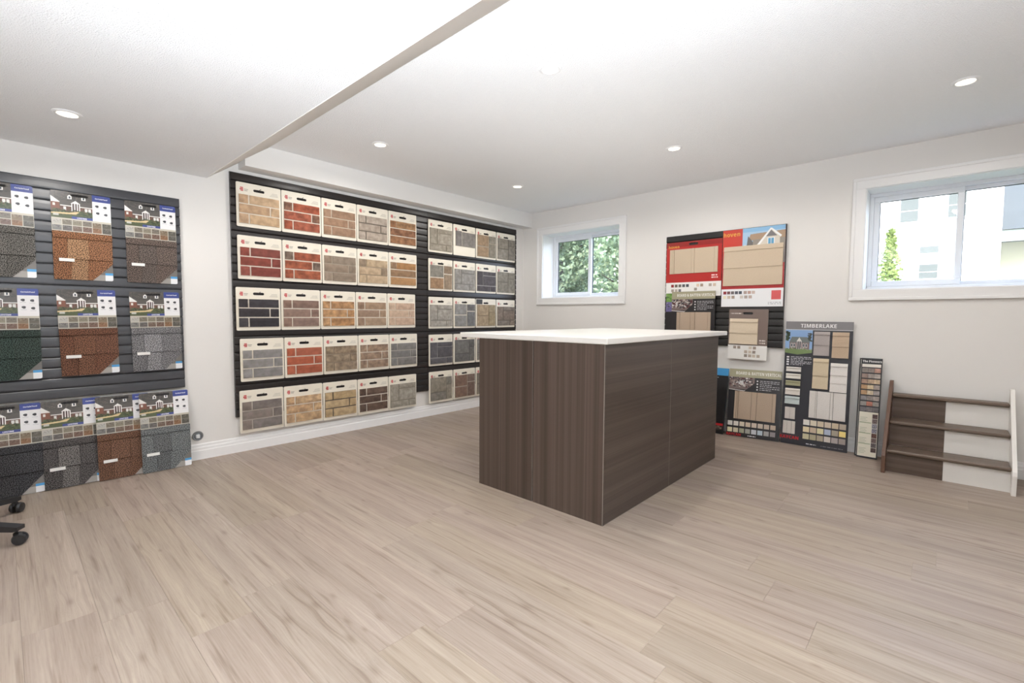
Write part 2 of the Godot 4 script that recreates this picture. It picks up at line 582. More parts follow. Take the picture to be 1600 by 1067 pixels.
func shingle_card(z_left: float, y0: float, base: Color, alt: Color, label: String, x0 := 0.0315, lean := 0.0, roll := 0.0):
	var w := 0.263
	var h := 0.508
	var t := thing("shingle_sample_card", label, "sample card", Vector3(x0, y0, z_left), Vector3.ZERO, "roof shingle sample cards")
	t.basis = Basis(Vector3.UP, PI / 2) * Basis(Vector3.RIGHT, -lean) * Basis(Vector3.BACK, roll)
	part("card_backing", card_plate(w, h, 0.004, 0.008, 0.075, 0.014, h * 0.965, 0.47), mats["shingle_print"], t)
	var tone := [base, alt]
	var sh := func(c: Color) -> Material: return mat(c.lightened(0.1), 0.95, "granules", Vector3.ONE * 2.4)
	var pc := func(called: String, pts: Array, z0: float, z1: float, c: Color):
		var key := "sh%s%.4f%.4f" % [pts, z0, z1]
		if not meshes.has(key):
			var poly := PackedVector2Array()
			for p in pts:
				poly.append(Vector2(p[0] * w, (1.0 - p[1]) * h))
			var m := MB.new()
			m.prism(poly, z0, z1)
			meshes[key] = m.done()
		part(called, meshes[key], sh.call(c), t)
	pc.call("shingle_base", [[0.0, .455], [1.0, .455], [1.0, .80], [.64, 1.0], [0.0, 1.0]], 0.004, 0.007, base)
	pc.call("shingle", [[0.0, .455], [1.0, .455], [1.0, .528], [0.0, .528]], 0.007, 0.017, base)
	pc.call("shingle", [[0.0, .536], [.235, .536], [.225, .762], [0.0, .762]], 0.007, 0.0120, tone[0])
	pc.call("shingle", [[.24, .536], [.575, .536], [.595, .762], [.23, .762]], 0.007, 0.0150, tone[1])
	pc.call("shingle", [[.58, .536], [1.0, .536], [1.0, .762], [.6, .762]], 0.007, 0.0120, base.lightened(0.03))
	pc.call("shingle", [[0.0, .77], [.3, .77], [.27, 1.0], [0.0, 1.0]], 0.007, 0.0085, base.darkened(0.05))
	pc.call("shingle", [[.305, .77], [.57, .77], [.55, 1.0], [.275, 1.0]], 0.007, 0.0115, tone[1].darkened(0.04))
	pc.call("shingle", [[.575, .77], [1.0, .77], [1.0, .80], [.64, 1.0], [.555, 1.0]], 0.007, 0.0085, base)
	bpart("slot_dark_sheet", mat(c8(52, 50, 50), 0.9, "granules", Vector3.ONE * 2.4), t, Vector3(.004, .002, -0.0025), Vector3(w - .004, h - .004, -0.0002))  # dark sheet added behind the card so its hand slot reads dark
	bpart("name_sticker", mat(c8(238, 236, 232), 0.5), t, Vector3(.09 * w, .205 * h, 0.0095), Vector3(.34 * w, .24 * h, 0.0165))
	text(t, "CertainTeed", 0.0072, Vector3(.84 * w, .962 * h, 0.0045), mat(c8(245, 245, 248), 0.5))
	text(t, "LIFETIME", 0.0075, Vector3(.5 * w, .711 * h, 0.0045), mat(c8(245, 245, 248), 0.5))


func slat_mesh(length: float, pitch: float) -> ArrayMesh:
	var key := "slat%.3f,%.4f" % [length, pitch]
	if not meshes.has(key):
		var m := MB.new()
		var pf := [[0, .02], [.0095, .02], [.0128, .07], [.0138, .2], [.0132, .6], [.0118, .88], [.009, .95], [.003, .985], [0, .985]]
		var poly := PackedVector2Array()
		for p in pf:
			poly.append(Vector2(p[0], p[1] * pitch))
		# prism runs along z; lay it along x
		var b := MB.new()
		b.prism(poly, 0, length)
		var src := b.done()
		var arr := src.surface_get_arrays(0)
		var tr := Transform3D(Basis(Vector3(0, 0, 1), Vector3(0, 1, 0), Vector3(-1, 0, 0)), Vector3(length, 0, 0))
		var st := SurfaceTool.new()
		st.begin(Mesh.PRIMITIVE_TRIANGLES)
		st.append_from(src, 0, tr)
		meshes[key] = st.commit()
	return meshes[key]


func slat_board(label: String, at: Vector3, turn: float, length: float, y0: float, y1: float, n: int, m: Material):
	var t := thing("slatwall_board", label, "display board", at, Vector3(0, turn, 0))
	var p := (y1 - y0) / n
	bpart("back_panel", m, t, Vector3(0, 0, 0.0005), Vector3(length, y1 - y0, 0.012))
	for k in n:
		part("slat", slat_mesh(length, p), m, t, Vector3(0, k * p, 0.012))


# relief siding sample: vertical boards or horizontal courses
func siding(parent: Node3D, x0: float, y0: float, x1: float, y1: float, z: float, col: Color, vertical: bool, cuts: Array, holes := true):
	var m := mat(col, 0.6, "fine_speck", Vector3.ONE * 4.0)
	var w := x1 - x0
	var h := y1 - y0
	var last := 0.0
	var k := 0
	for c in cuts + [1.0]:
		var a := last
		var b: float = c
		var d := 0.006 if k % 2 == 0 else 0.0085
		if vertical:
			bpart("siding_board", m, parent, Vector3(x0 + a * w, y0, z), Vector3(x0 + b * w - 0.0015, y1, z + d), 0.0015)
		else:
			var q := MB.new()
			var ya := y0 + a * h
			var yb := y0 + b * h
			# clapboard: thick at the lower edge
			q.prism(PackedVector2Array([Vector2(0, 0), Vector2(0.010, 0), Vector2(0.010, 0.004), Vector2(0.004, yb - ya - 0.0005), Vector2(0, yb - ya - 0.0005)]), 0, w)
			var st := SurfaceTool.new()
			st.begin(Mesh.PRIMITIVE_TRIANGLES)
			st.append_from(q.done(), 0, Transform3D(Basis(Vector3(0, 0, 1), Vector3(0, 1, 0), Vector3(-1, 0, 0)), Vector3(w, 0, 0)))
			part("siding_board", st.commit(), m, parent, Vector3(x0, ya, z))
		last = b
		k += 1


func swatch(parent: Node3D, x: float, y: float, s: float, z: float, c: Color):
	bpart("colour_swatch", mat(c, 0.5), parent, Vector3(x, y, z), Vector3(x + s, y + s, z + 0.0012))


func panel(parent: Node3D, im: Image, w: float, h: float, t := 0.006, rough := 0.4):
	var m := MB.new()
	m.prism(PackedVector2Array([Vector2(0, 0), Vector2(w, 0), Vector2(w, h), Vector2(0, h)]), 0, t, Rect2(0, 0, w, h))
	part("panel_print", m.done(), print_mat(im, rough), parent)


# ---------------------------------------------------------------- scene
func _ready():
	rng.seed = 11
	font = SystemFont.new()
	font.font_names = PackedStringArray(["Droid Sans"])
	font.font_weight = 700
	_camera_and_light()
	_textures()
	_shell()
	_windows()
	_island()
	_sample_wall()
	_shingle_wall()
	_siding_wall()
	_stair_display()
	_small_things()
	_outdoors()


func _camera_and_light():
	var cam := Camera3D.new()
	cam.name = "camera"
	cam.fov = 71.89
	cam.near = 0.05
	cam.far = 300.0
	cam.position = Vector3(3.821, 1.02, 4.356)
	cam.rotation_degrees = Vector3(-3.15, 42.54, 0.31)
	cam.current = true
	add_child(cam)

	var we := WorldEnvironment.new()
	we.name = "world_environment"
	var e := Environment.new()
	var sky := ProceduralSkyMaterial.new()
	sky.sky_top_color = Color(0.66, 0.76, 0.9)
	sky.sky_horizon_color = Color(0.93, 0.95, 0.98)
	sky.ground_bottom_color = Color(0.45, 0.46, 0.42)
	sky.ground_horizon_color = Color(0.75, 0.76, 0.74)
	sky.sky_energy_multiplier = 2.4
	sky.sun_angle_max = 1.0
	e.background_mode = Environment.BG_SKY
	e.sky = Sky.new()
	e.sky.sky_material = sky
	e.tonemap_mode = Environment.TONE_MAPPER_LINEAR
	e.tonemap_exposure = 1.08
	e.sdfgi_enabled = true
	e.ssao_enabled = true
	e.ssil_enabled = true
	we.environment = e
	add_child(we)

	var sun := DirectionalLight3D.new()
	sun.name = "sun"
	sun.light_energy = 2.4
	sun.light_color = Color(1.0, 0.97, 0.92)
	sun.light_angular_distance = 1.0
	sun.shadow_enabled = true
	sun.sky_mode = DirectionalLight3D.SKY_MODE_LIGHT_ONLY
	add_child(sun)
	sun.look_at_from_position(Vector3(14, 22, 20), Vector3(0, 0, -8))

	# the photographer's flash, turned up at the ceiling
	var fl := SpotLight3D.new()
	fl.name = "bounce_flash"
	fl.light_energy = 19.5
	fl.light_color = Color(0.93, 0.965, 1.0)
	fl.light_size = 0.05
	fl.spot_angle = 72.0
	fl.spot_angle_attenuation = 1.0
	fl.spot_range = 12.0
	fl.spot_attenuation = 2.0
	fl.shadow_enabled = true
	add_child(fl)
	fl.look_at_from_position(Vector3(3.96, 0.98, 4.62), Vector3(3.96 - 0.36, 0.98 + 0.95, 4.62 - 0.30))


func _textures():
	noise_tex("plaster", 0.10, Color(0.35, 0.35, 0.35), Color(1, 1, 1), 512, 3)
	noise_tex("fine_speck", 0.12, Color(0.93, 0.93, 0.93), Color(1, 1, 1), 256, 2)
	noise_tex("brick_grain", 0.02, Color(0.80, 0.79, 0.78), Color(1, 1, 1), 256, 5)
	noise_tex("brick_blotch", 0.014, Color(0.62, 0.59, 0.57), Color(1, 0.98, 0.95), 256, 5)
	noise_tex("stone_grain", 0.016, Color(0.76, 0.755, 0.75), Color(1, 1, 1), 256, 6)
	noise_tex("granules", 0.13, Color(0.2, 0.2, 0.2), Color(1, 1, 1), 512, 1, FastNoiseLite.TYPE_SIMPLEX_SMOOTH, [[0.34, Color(0.5, 0.5, 0.5)], [0.64, Color(0.98, 0.98, 0.98)]])
	noise_tex("mottle", 0.06, Color(0.3, 0.3, 0.3), Color(1, 1, 1), 256, 3)
	noise_tex("bark", 0.05, Color(0.6, 0.6, 0.6), Color(1, 1, 1), 128, 3)
	streaks("laminate_upright", Color(0.68, 0.65, 0.62), Color(1, 1, 1), 2.2, 0.05, true)
	streaks("laminate_level", Color(0.68, 0.65, 0.62), Color(1, 1, 1), 2.2, 0.05, false)
	for k in 3:
		plank_texture("plank%d" % k, 40 + k)
	mats["shingle_print"] = make_shingle_print()


func _shell():
	var paint := mat(c8(237, 234, 230), 0.85)
	var ceil_m := mat(c8(246, 246, 246), 0.95, "", Vector3.ONE * 2.6, {"bump": "plaster", "depth": 0.35})
	var trim := mat(c8(244, 243, 242), 0.45)

	# floor: slab, then planks one by one, long side along the window wall
	var fl := struct_node("floor")
	bpart("slab", mat(c8(120, 106, 95), 0.9), fl, Vector3(-0.2, -0.2, -0.25), Vector3(ROOM_X + 0.2, -0.0055, ROOM_Z + 0.2))
	var pw := 0.181
	var pl := 1.22
	var pm := []
	for k in 3:
		for s in [0.955, 1.0, 0.975]:
			var m := StandardMaterial3D.new()
			m.albedo_texture = tex["plank%d" % k]
			m.albedo_color = Color(s, s * (0.995 if k == 1 else 1.0), s * (0.985 if k == 2 else 1.0))
			m.roughness = 0.42
			m.metallic_specular = 0.42
			pm.append(m)
	var z := 0.0
	var row := 0
	while z < ROOM_Z:
		var zw := minf(pw, ROOM_Z - z)
		var x := -rng.randf_range(0.1, pl - 0.1)
		while x < ROOM_X:
			var a := maxf(x, 0.0)
			var b := minf(x + pl, ROOM_X)
			if b - a > 0.04:
				var m := MB.new()
				var g := 0.00015
				var bev := 0.0005
				var u0 := rng.randf() * 0.5
				var v0 := 0.5 if rng.randf() < 0.5 else 0.0
				var uw := (b - a) / 2.44
				var flip := rng.randf() < 0.5
				var lo := Vector3(a + g, 0, z + g)
				var hi := Vector3(b - g, 0, z + zw - g)
				var uv := Rect2(u0, v0, uw, 0.49)
				if flip:
					uv = Rect2(u0 + uw, v0 + 0.49, -uw, -0.49)
				m.quad(Vector3(lo.x + bev, 0, hi.z - bev), Vector3(hi.x - bev, 0, hi.z - bev), Vector3(hi.x - bev, 0, lo.z + bev), Vector3(lo.x + bev, 0, lo.z + bev), Vector3.UP, uv)
				var top := [Vector3(lo.x + bev, 0, lo.z + bev), Vector3(hi.x - bev, 0, lo.z + bev), Vector3(hi.x - bev, 0, hi.z - bev), Vector3(lo.x + bev, 0, hi.z - bev)]
				var mid := [Vector3(lo.x, -bev, lo.z), Vector3(hi.x, -bev, lo.z), Vector3(hi.x, -bev, hi.z), Vector3(lo.x, -bev, hi.z)]
				var out := [Vector3(0, 0, -1), Vector3(1, 0, 0), Vector3(0, 0, 1), Vector3(-1, 0, 0)]
				var dn := Vector3(0, -0.0045, 0)
				for k in 4:
					var j := (k + 1) % 4
					m.quad(mid[k], mid[j], top[j], top[k], out[k] + Vector3.UP, Rect2(u0 + 0.1, v0 + 0.1, 0.02, 0.02))
					m.quad(mid[k] + dn, mid[j] + dn, mid[j], mid[k], out[k], Rect2(u0 + 0.1, v0 + 0.1, 0.02, 0.02))
				part("plank", m.done(), pm[rng.randi() % pm.size()], fl)
			x += pl
		z += pw
		row += 1

	# walls
	var w := MB.new()
	w.box(Vector3(-0.1, 1.2, ROOM_Z * 0.5), Vector3(0.2, 2.8, ROOM_Z + 0.5))
	struct_mesh("wall_left", w.done(), paint)
	w = MB.new()
	w.box(Vector3(ROOM_X + 0.1, 1.2, ROOM_Z * 0.5), Vector3(0.2, 2.8, ROOM_Z + 0.5))
	struct_mesh("wall_right", w.done(), paint)
	w = MB.new()
	w.box(Vector3(ROOM_X * 0.5, 1.2, ROOM_Z + 0.1), Vector3(ROOM_X, 2.8, 0.2))
	struct_mesh("wall_front", w.done(), paint)
	w = MB.new()
	var y0 := 1.222
	var y1 := 1.968
	w.box(Vector3(ROOM_X * 0.5, (y0 - 0.2) * 0.5, -0.125), Vector3(ROOM_X, y0 + 0.2, 0.25))
	w.box(Vector3(ROOM_X * 0.5, (y1 + 2.6) * 0.5, -0.125), Vector3(ROOM_X, 2.6 - y1, 0.25))
	for s in [[0.0, 0.305], [1.324, 3.354], [4.373, ROOM_X]]:
		w.box(Vector3((s[0] + s[1]) * 0.5, (y0 + y1) * 0.5, -0.125), Vector3(s[1] - s[0], y1 - y0, 0.25))
	struct_mesh("wall_back", w.done(), paint)
	w = MB.new()
	w.box(Vector3(ROOM_X * 0.5, CEIL + 0.15, ROOM_Z * 0.5), Vector3(ROOM_X + 0.4, 0.3, ROOM_Z + 0.5))
	struct_mesh("ceiling", w.done(), ceil_m)
	# dropped ceiling with its sloping edge, and the narrow box over the sample wall
	w = MB.new()
	var lowc := PackedVector2Array([Vector2(-3.347, LOW), Vector2(-2.983, CEIL + 0.002), Vector2(-ROOM_Z, CEIL + 0.002), Vector2(-ROOM_Z, LOW)])
	w.prism(lowc, 0.0, ROOM_X)
	var st := SurfaceTool.new()
	st.begin(Mesh.PRIMITIVE_TRIANGLES)
	st.append_from(w.done(), 0, Transform3D(Basis(Vector3(0, 0, -1), Vector3(0, 1, 0), Vector3(1, 0, 0)), Vector3.ZERO))
	struct_mesh("ceiling_dropped", st.commit(), ceil_m)
	var face := MB.new()
	var n := Vector3(0, -0.364, -0.269).normalized() * 0.004
	var p0 := Vector3(0, LOW, 3.347)
	var p1 := Vector3(0, CEIL, 2.983)
	var ex := Vector3(ROOM_X, 0, 0)
	face.quad(p0 + n, p0 + n + ex, p1 + n + ex, p1 + n, n)
	face.quad(p0, p0 + ex, p0 + n + ex, p0 + n, Vector3(0, -1, 0.5))
	struct_mesh("trim_ceiling_slope", face.done(), paint)
	w = MB.new()
	w.box(Vector3(0.0725, (2.066 + CEIL + 0.01) * 0.5, 1.57), Vector3(0.145, CEIL + 0.01 - 2.066, 3.14))
	struct_mesh("ceiling_box", w.done(), paint)

	# baseboards
	var prof := PackedVector2Array([Vector2(0, 0), Vector2(0.016, 0), Vector2(0.016, 0.062), Vector2(0.013, 0.066), Vector2(0.013, 0.082), Vector2(0.009, 0.09), Vector2(0.008, 0.104), Vector2(0.004, 0.11), Vector2(0, 0.11)])
	var b := MB.new()
	b.prism(prof, 0, ROOM_Z)
	struct_mesh("baseboard_left", b.done(), trim)
	b = MB.new()
	b.prism(prof, 0, ROOM_X)
	var bb := struct_mesh("baseboard_back", b.done(), trim)
	bb.basis = Basis(Vector3(0, 0, 1), Vector3(0, 1, 0), Vector3(-1, 0, 0))
	bb.position = Vector3(ROOM_X, 0, 0)

	# recessed ceiling lamps
	var lens := mat(c8(255, 250, 240), 0.4)
	lens.emission_enabled = true
	lens.emission = Color(1.0, 0.93, 0.82)
	lens.emission_energy_multiplier = 3.2
	var ring := MB.new()
	ring.lathe(PackedVector2Array([Vector2(0.038, 0.0), Vector2(0.040, -0.006), Vector2(0.048, -0.006), Vector2(0.056, -0.002), Vector2(0.057, 0.0)]), 32)
	var ring_mesh := ring.done()
	var disc := MB.new()
	disc.lathe(PackedVector2Array([Vector2(0.0385, -0.001), Vector2(0.03, -0.004), Vector2(0.0, -0.005)]), 28)
	var disc_mesh := disc.done()
	var spots := [
		[Vector3(0.81, CEIL, 1.01), "small recessed ceiling lamp near the corner of the two sample walls"],
		[Vector3(2.33, CEIL, 1.01), "small recessed ceiling lamp between the corner lamp and the wide window"],
		[Vector3(3.85, CEIL, 0.955), "small recessed ceiling lamp in front of the wide bright window"],
		[Vector3(0.805, CEIL, 2.47), "small recessed ceiling lamp in front of the brick sample board"],
		[Vector3(2.34, CEIL, 2.475), "small recessed ceiling lamp above the front end of the island"],
		[Vector3(3.87, CEIL, 2.48), "small recessed ceiling lamp on the open side of the island"],
		[Vector3(0.72, LOW, 4.10), "small recessed lamp in the dropped ceiling before the shingle board"],
		[Vector3(2.25, LOW, 4.9), "small recessed lamp in the dropped ceiling behind the first one"],
		[Vector3(5.3, LOW, 4.6), "small recessed lamp in the dropped ceiling by the far side wall"]]
	for s in spots:
		var t := thing("recessed_lamp", s[1], "ceiling lamp", s[0], Vector3.ZERO, "recessed ceiling lamps")
		part("trim_ring", ring_mesh, trim, t)
		part("lamp_lens", disc_mesh, lens, t)
		var l := SpotLight3D.new()
		l.name = "lamp_glow"
		l.light_energy = 0.68
		l.light_color = Color(1.0, 0.985, 0.965)
		l.light_size = 0.038
		l.spot_angle = 87.0
		l.spot_angle_attenuation = 0.5
		l.spot_range = 9.0
		l.spot_attenuation = 2.0
		l.shadow_enabled = true
		t.add_child(l)
		l.position = Vector3(0, -0.012, 0)
		l.rotation_degrees = Vector3(-90, 0, 0)


func _windows():
	var trim := mat(c8(244, 243, 242), 0.45)
	var vinyl := mat(c8(238, 240, 243), 0.35)
	var gasket := mat(c8(58, 60, 62), 0.6)
	var glass := StandardMaterial3D.new()
	glass.albedo_color = Color(0.93, 0.97, 0.96, 0.06)
	glass.transparency = BaseMaterial3D.TRANSPARENCY_ALPHA
	glass.roughness = 0.02
	for k in 2:
		var x0: float = [0.305, 3.354][k]
		var x1 := x0 + 1.019
		var y0 := 1.222
		var y1 := 1.968
		var w := struct_node("window_%d" % (k + 1))
		# casing: flat board with a raised outer bead
		var o := 0.076
		for s in [[x0 - o, y1 - 0.004, x1 + o, y1 + o], [x0 - o, y0 - o, x1 + o, y0 + 0.004]]:
			bpart("casing", trim, w, Vector3(s[0], s[1], 0), Vector3(s[2], s[3], 0.014), 0.002)
		for s in [[x0 - o, x0 + 0.004], [x1 - 0.004, x1 + o]]:
			bpart("casing", trim, w, Vector3(s[0], y0 + 0.004, 0), Vector3(s[1], y1 - 0.004, 0.014), 0.002)
		for s in [[x0 - o, y1 + o - 0.022, x1 + o, y1 + o], [x0 - o, y0 - o, x1 + o, y0 - o + 0.022], [x0 - o, y0 - o + 0.022, x0 - o + 0.022, y1 + o - 0.022], [x1 + o - 0.022, y0 - o + 0.022, x1 + o, y1 + o - 0.022]]:
			bpart("casing_bead", trim, w, Vector3(s[0], s[1], 0.014), Vector3(s[2], s[3], 0.021), 0.003)
		# liner of the deep opening
		bpart("liner", trim, w, Vector3(x0, y0, -0.25), Vector3(x1, y0 + 0.008, 0.0))
		bpart("liner", trim, w, Vector3(x0, y1 - 0.008, -0.25), Vector3(x1, y1, 0.0))
		bpart("liner", trim, w, Vector3(x0, y0 + 0.008, -0.25), Vector3(x0 + 0.008, y1 - 0.008, 0.0))
		bpart("liner", trim, w, Vector3(x1 - 0.008, y0 + 0.008, -0.25), Vector3(x1, y1 - 0.008, 0.0))
		# vinyl frame
		var fz0 := -0.27
		var fz1 := -0.2
		bpart("window_frame", vinyl, w, Vector3(x0 + 0.008, y0 + 0.008, fz0), Vector3(x1 - 0.008, y0 + 0.034, fz1), 0.003)
		bpart("window_frame", vinyl, w, Vector3(x0 + 0.008, y1 - 0.034, fz0), Vector3(x1 - 0.008, y1 - 0.008, fz1), 0.003)
		bpart("window_frame", vinyl, w, Vector3(x0 + 0.008, y0 + 0.034, fz0), Vector3(x0 + 0.034, y1 - 0.034, fz1), 0.003)
		bpart("window_frame", vinyl, w, Vector3(x1 - 0.034, y0 + 0.034, fz0), Vector3(x1 - 0.008, y1 - 0.034, fz1), 0.003)
		var mid := x0 + 0.505
		for s in 2:
			var a := x0 + 0.034 if s == 0 else mid - 0.005
			var b := mid + 0.03 if s == 0 else x1 - 0.034
			var zf := -0.208 if s == 0 else -0.236
			var r := 0.040 if s == 0 else 0.026
			var sash := part("sash", bxm(b - a, r, 0.026, 0.003), vinyl, w, Vector3((a + b) * 0.5, y0 + 0.034 + r * 0.5, zf - 0.013))
			var c := sash.position
			bpart("sash_rail", vinyl, sash, Vector3(a, y1 - 0.034 - r, zf - 0.026) - c, Vector3(b, y1 - 0.034, zf) - c, 0.003)
			bpart("sash_stile", vinyl, sash, Vector3(a, y0 + 0.034 + r, zf - 0.026) - c, Vector3(a + 0.036, y1 - 0.034 - r, zf) - c, 0.003)
			bpart("sash_stile", vinyl, sash, Vector3(b - 0.036, y0 + 0.034 + r, zf - 0.026) - c, Vector3(b, y1 - 0.034 - r, zf) - c, 0.003)
			var gx0 := a + 0.036
			var gx1 := b - 0.036
			var gy0 := y0 + 0.034 + r
			var gy1 := y1 - 0.034 - r
			bpart("gasket", gasket, sash, Vector3(gx0, gy1 - 0.003, zf - 0.02) - c, Vector3(gx1, gy1, zf - 0.004) - c)
			bpart("gasket", gasket, sash, Vector3(gx0, gy0, zf - 0.02) - c, Vector3(gx0 + 0.003, gy1, zf - 0.004) - c)
			var pm := MB.new()
			pm.quad(Vector3(gx0, gy0, 0), Vector3(gx1, gy0, 0), Vector3(gx1, gy1, 0), Vector3(gx0, gy1, 0), Vector3.BACK)
			part("pane", pm.done(), glass, sash, Vector3(0, 0, zf - 0.013) - c)


func _island():
	var up := mat(c8(92, 77, 68), 0.42, "laminate_upright", Vector3(1.7, 0.55, 1.7))
	var lv := mat(c8(90, 77, 69), 0.36, "laminate_level", Vector3(0.55, 1.7, 0.55))
	var edge := mat(c8(138, 131, 124), 0.4)
	var t := thing("kitchen_island", "dark brown wood grain island cabinet standing on the plank floor", "island", Vector3(1.77, 0, 0.89))
	var X := 0.867
	var Z := 1.52
	var H := 0.885
	bpart("carcass", up, t, Vector3(0.018, 0, 0.018), Vector3(X - 0.018, H, Z - 0.05))
	bpart("front_panel", up, t, Vector3(0, 0, Z - 0.018), Vector3(0.417, H, Z), 0.001)
	bpart("front_panel", up, t, Vector3(0.4245, 0, Z - 0.018), Vector3(X - 0.0032, H, Z), 0.001)
	bpart("edge_strip", edge, t, Vector3(0.417, 0, Z - 0.004), Vector3(0.4178, H, Z - 0.0005))
	bpart("side_panel", lv, t, Vector3(X - 0.018, 0, 0.776), Vector3(X, H, Z - 0.0185), 0.001)
	bpart("side_panel_return", lv, t, Vector3(X - 0.003, 0, Z - 0.0185), Vector3(X, H, Z - 0.0024))
	bpart("edge_strip", edge, t, Vector3(X - 0.0031, 0, Z - 0.0024), Vector3(X - 0.0003, H, Z - 0.0002))
	bpart("side_panel", lv, t, Vector3(X - 0.018, 0, 0.002), Vector3(X, H, 0.771), 0.001)
	bpart("edge_strip", edge, t, Vector3(X - 0.016, 0, 0.7712), Vector3(X - 0.0006, H, 0.7735))
	bpart("edge_strip", edge, t, Vector3(X - 0.018, 0, 0.0), Vector3(X - 0.0003, H, 0.002))
	bpart("side_panel", lv, t, Vector3(0, 0, 0), Vector3(0.018, H, Z - 0.019), 0.001)
	bpart("back_panel", up, t, Vector3(0.018, 0, 0.0), Vector3(X - 0.019, H, 0.018), 0.001)
	var c := MB.new()
	c.box(Vector3(0.545, 0.015, 0.90), Vector3(1.05, 0.03, 1.66), 0.003)
	var top := part(numbered("countertop"), c.done(), mat(c8(240, 236, 230), 0.32), self, Vector3(1.585, 0.885, 0.69))
	tag(top, "white slab countertop overhanging the dark island cabinet", "countertop")


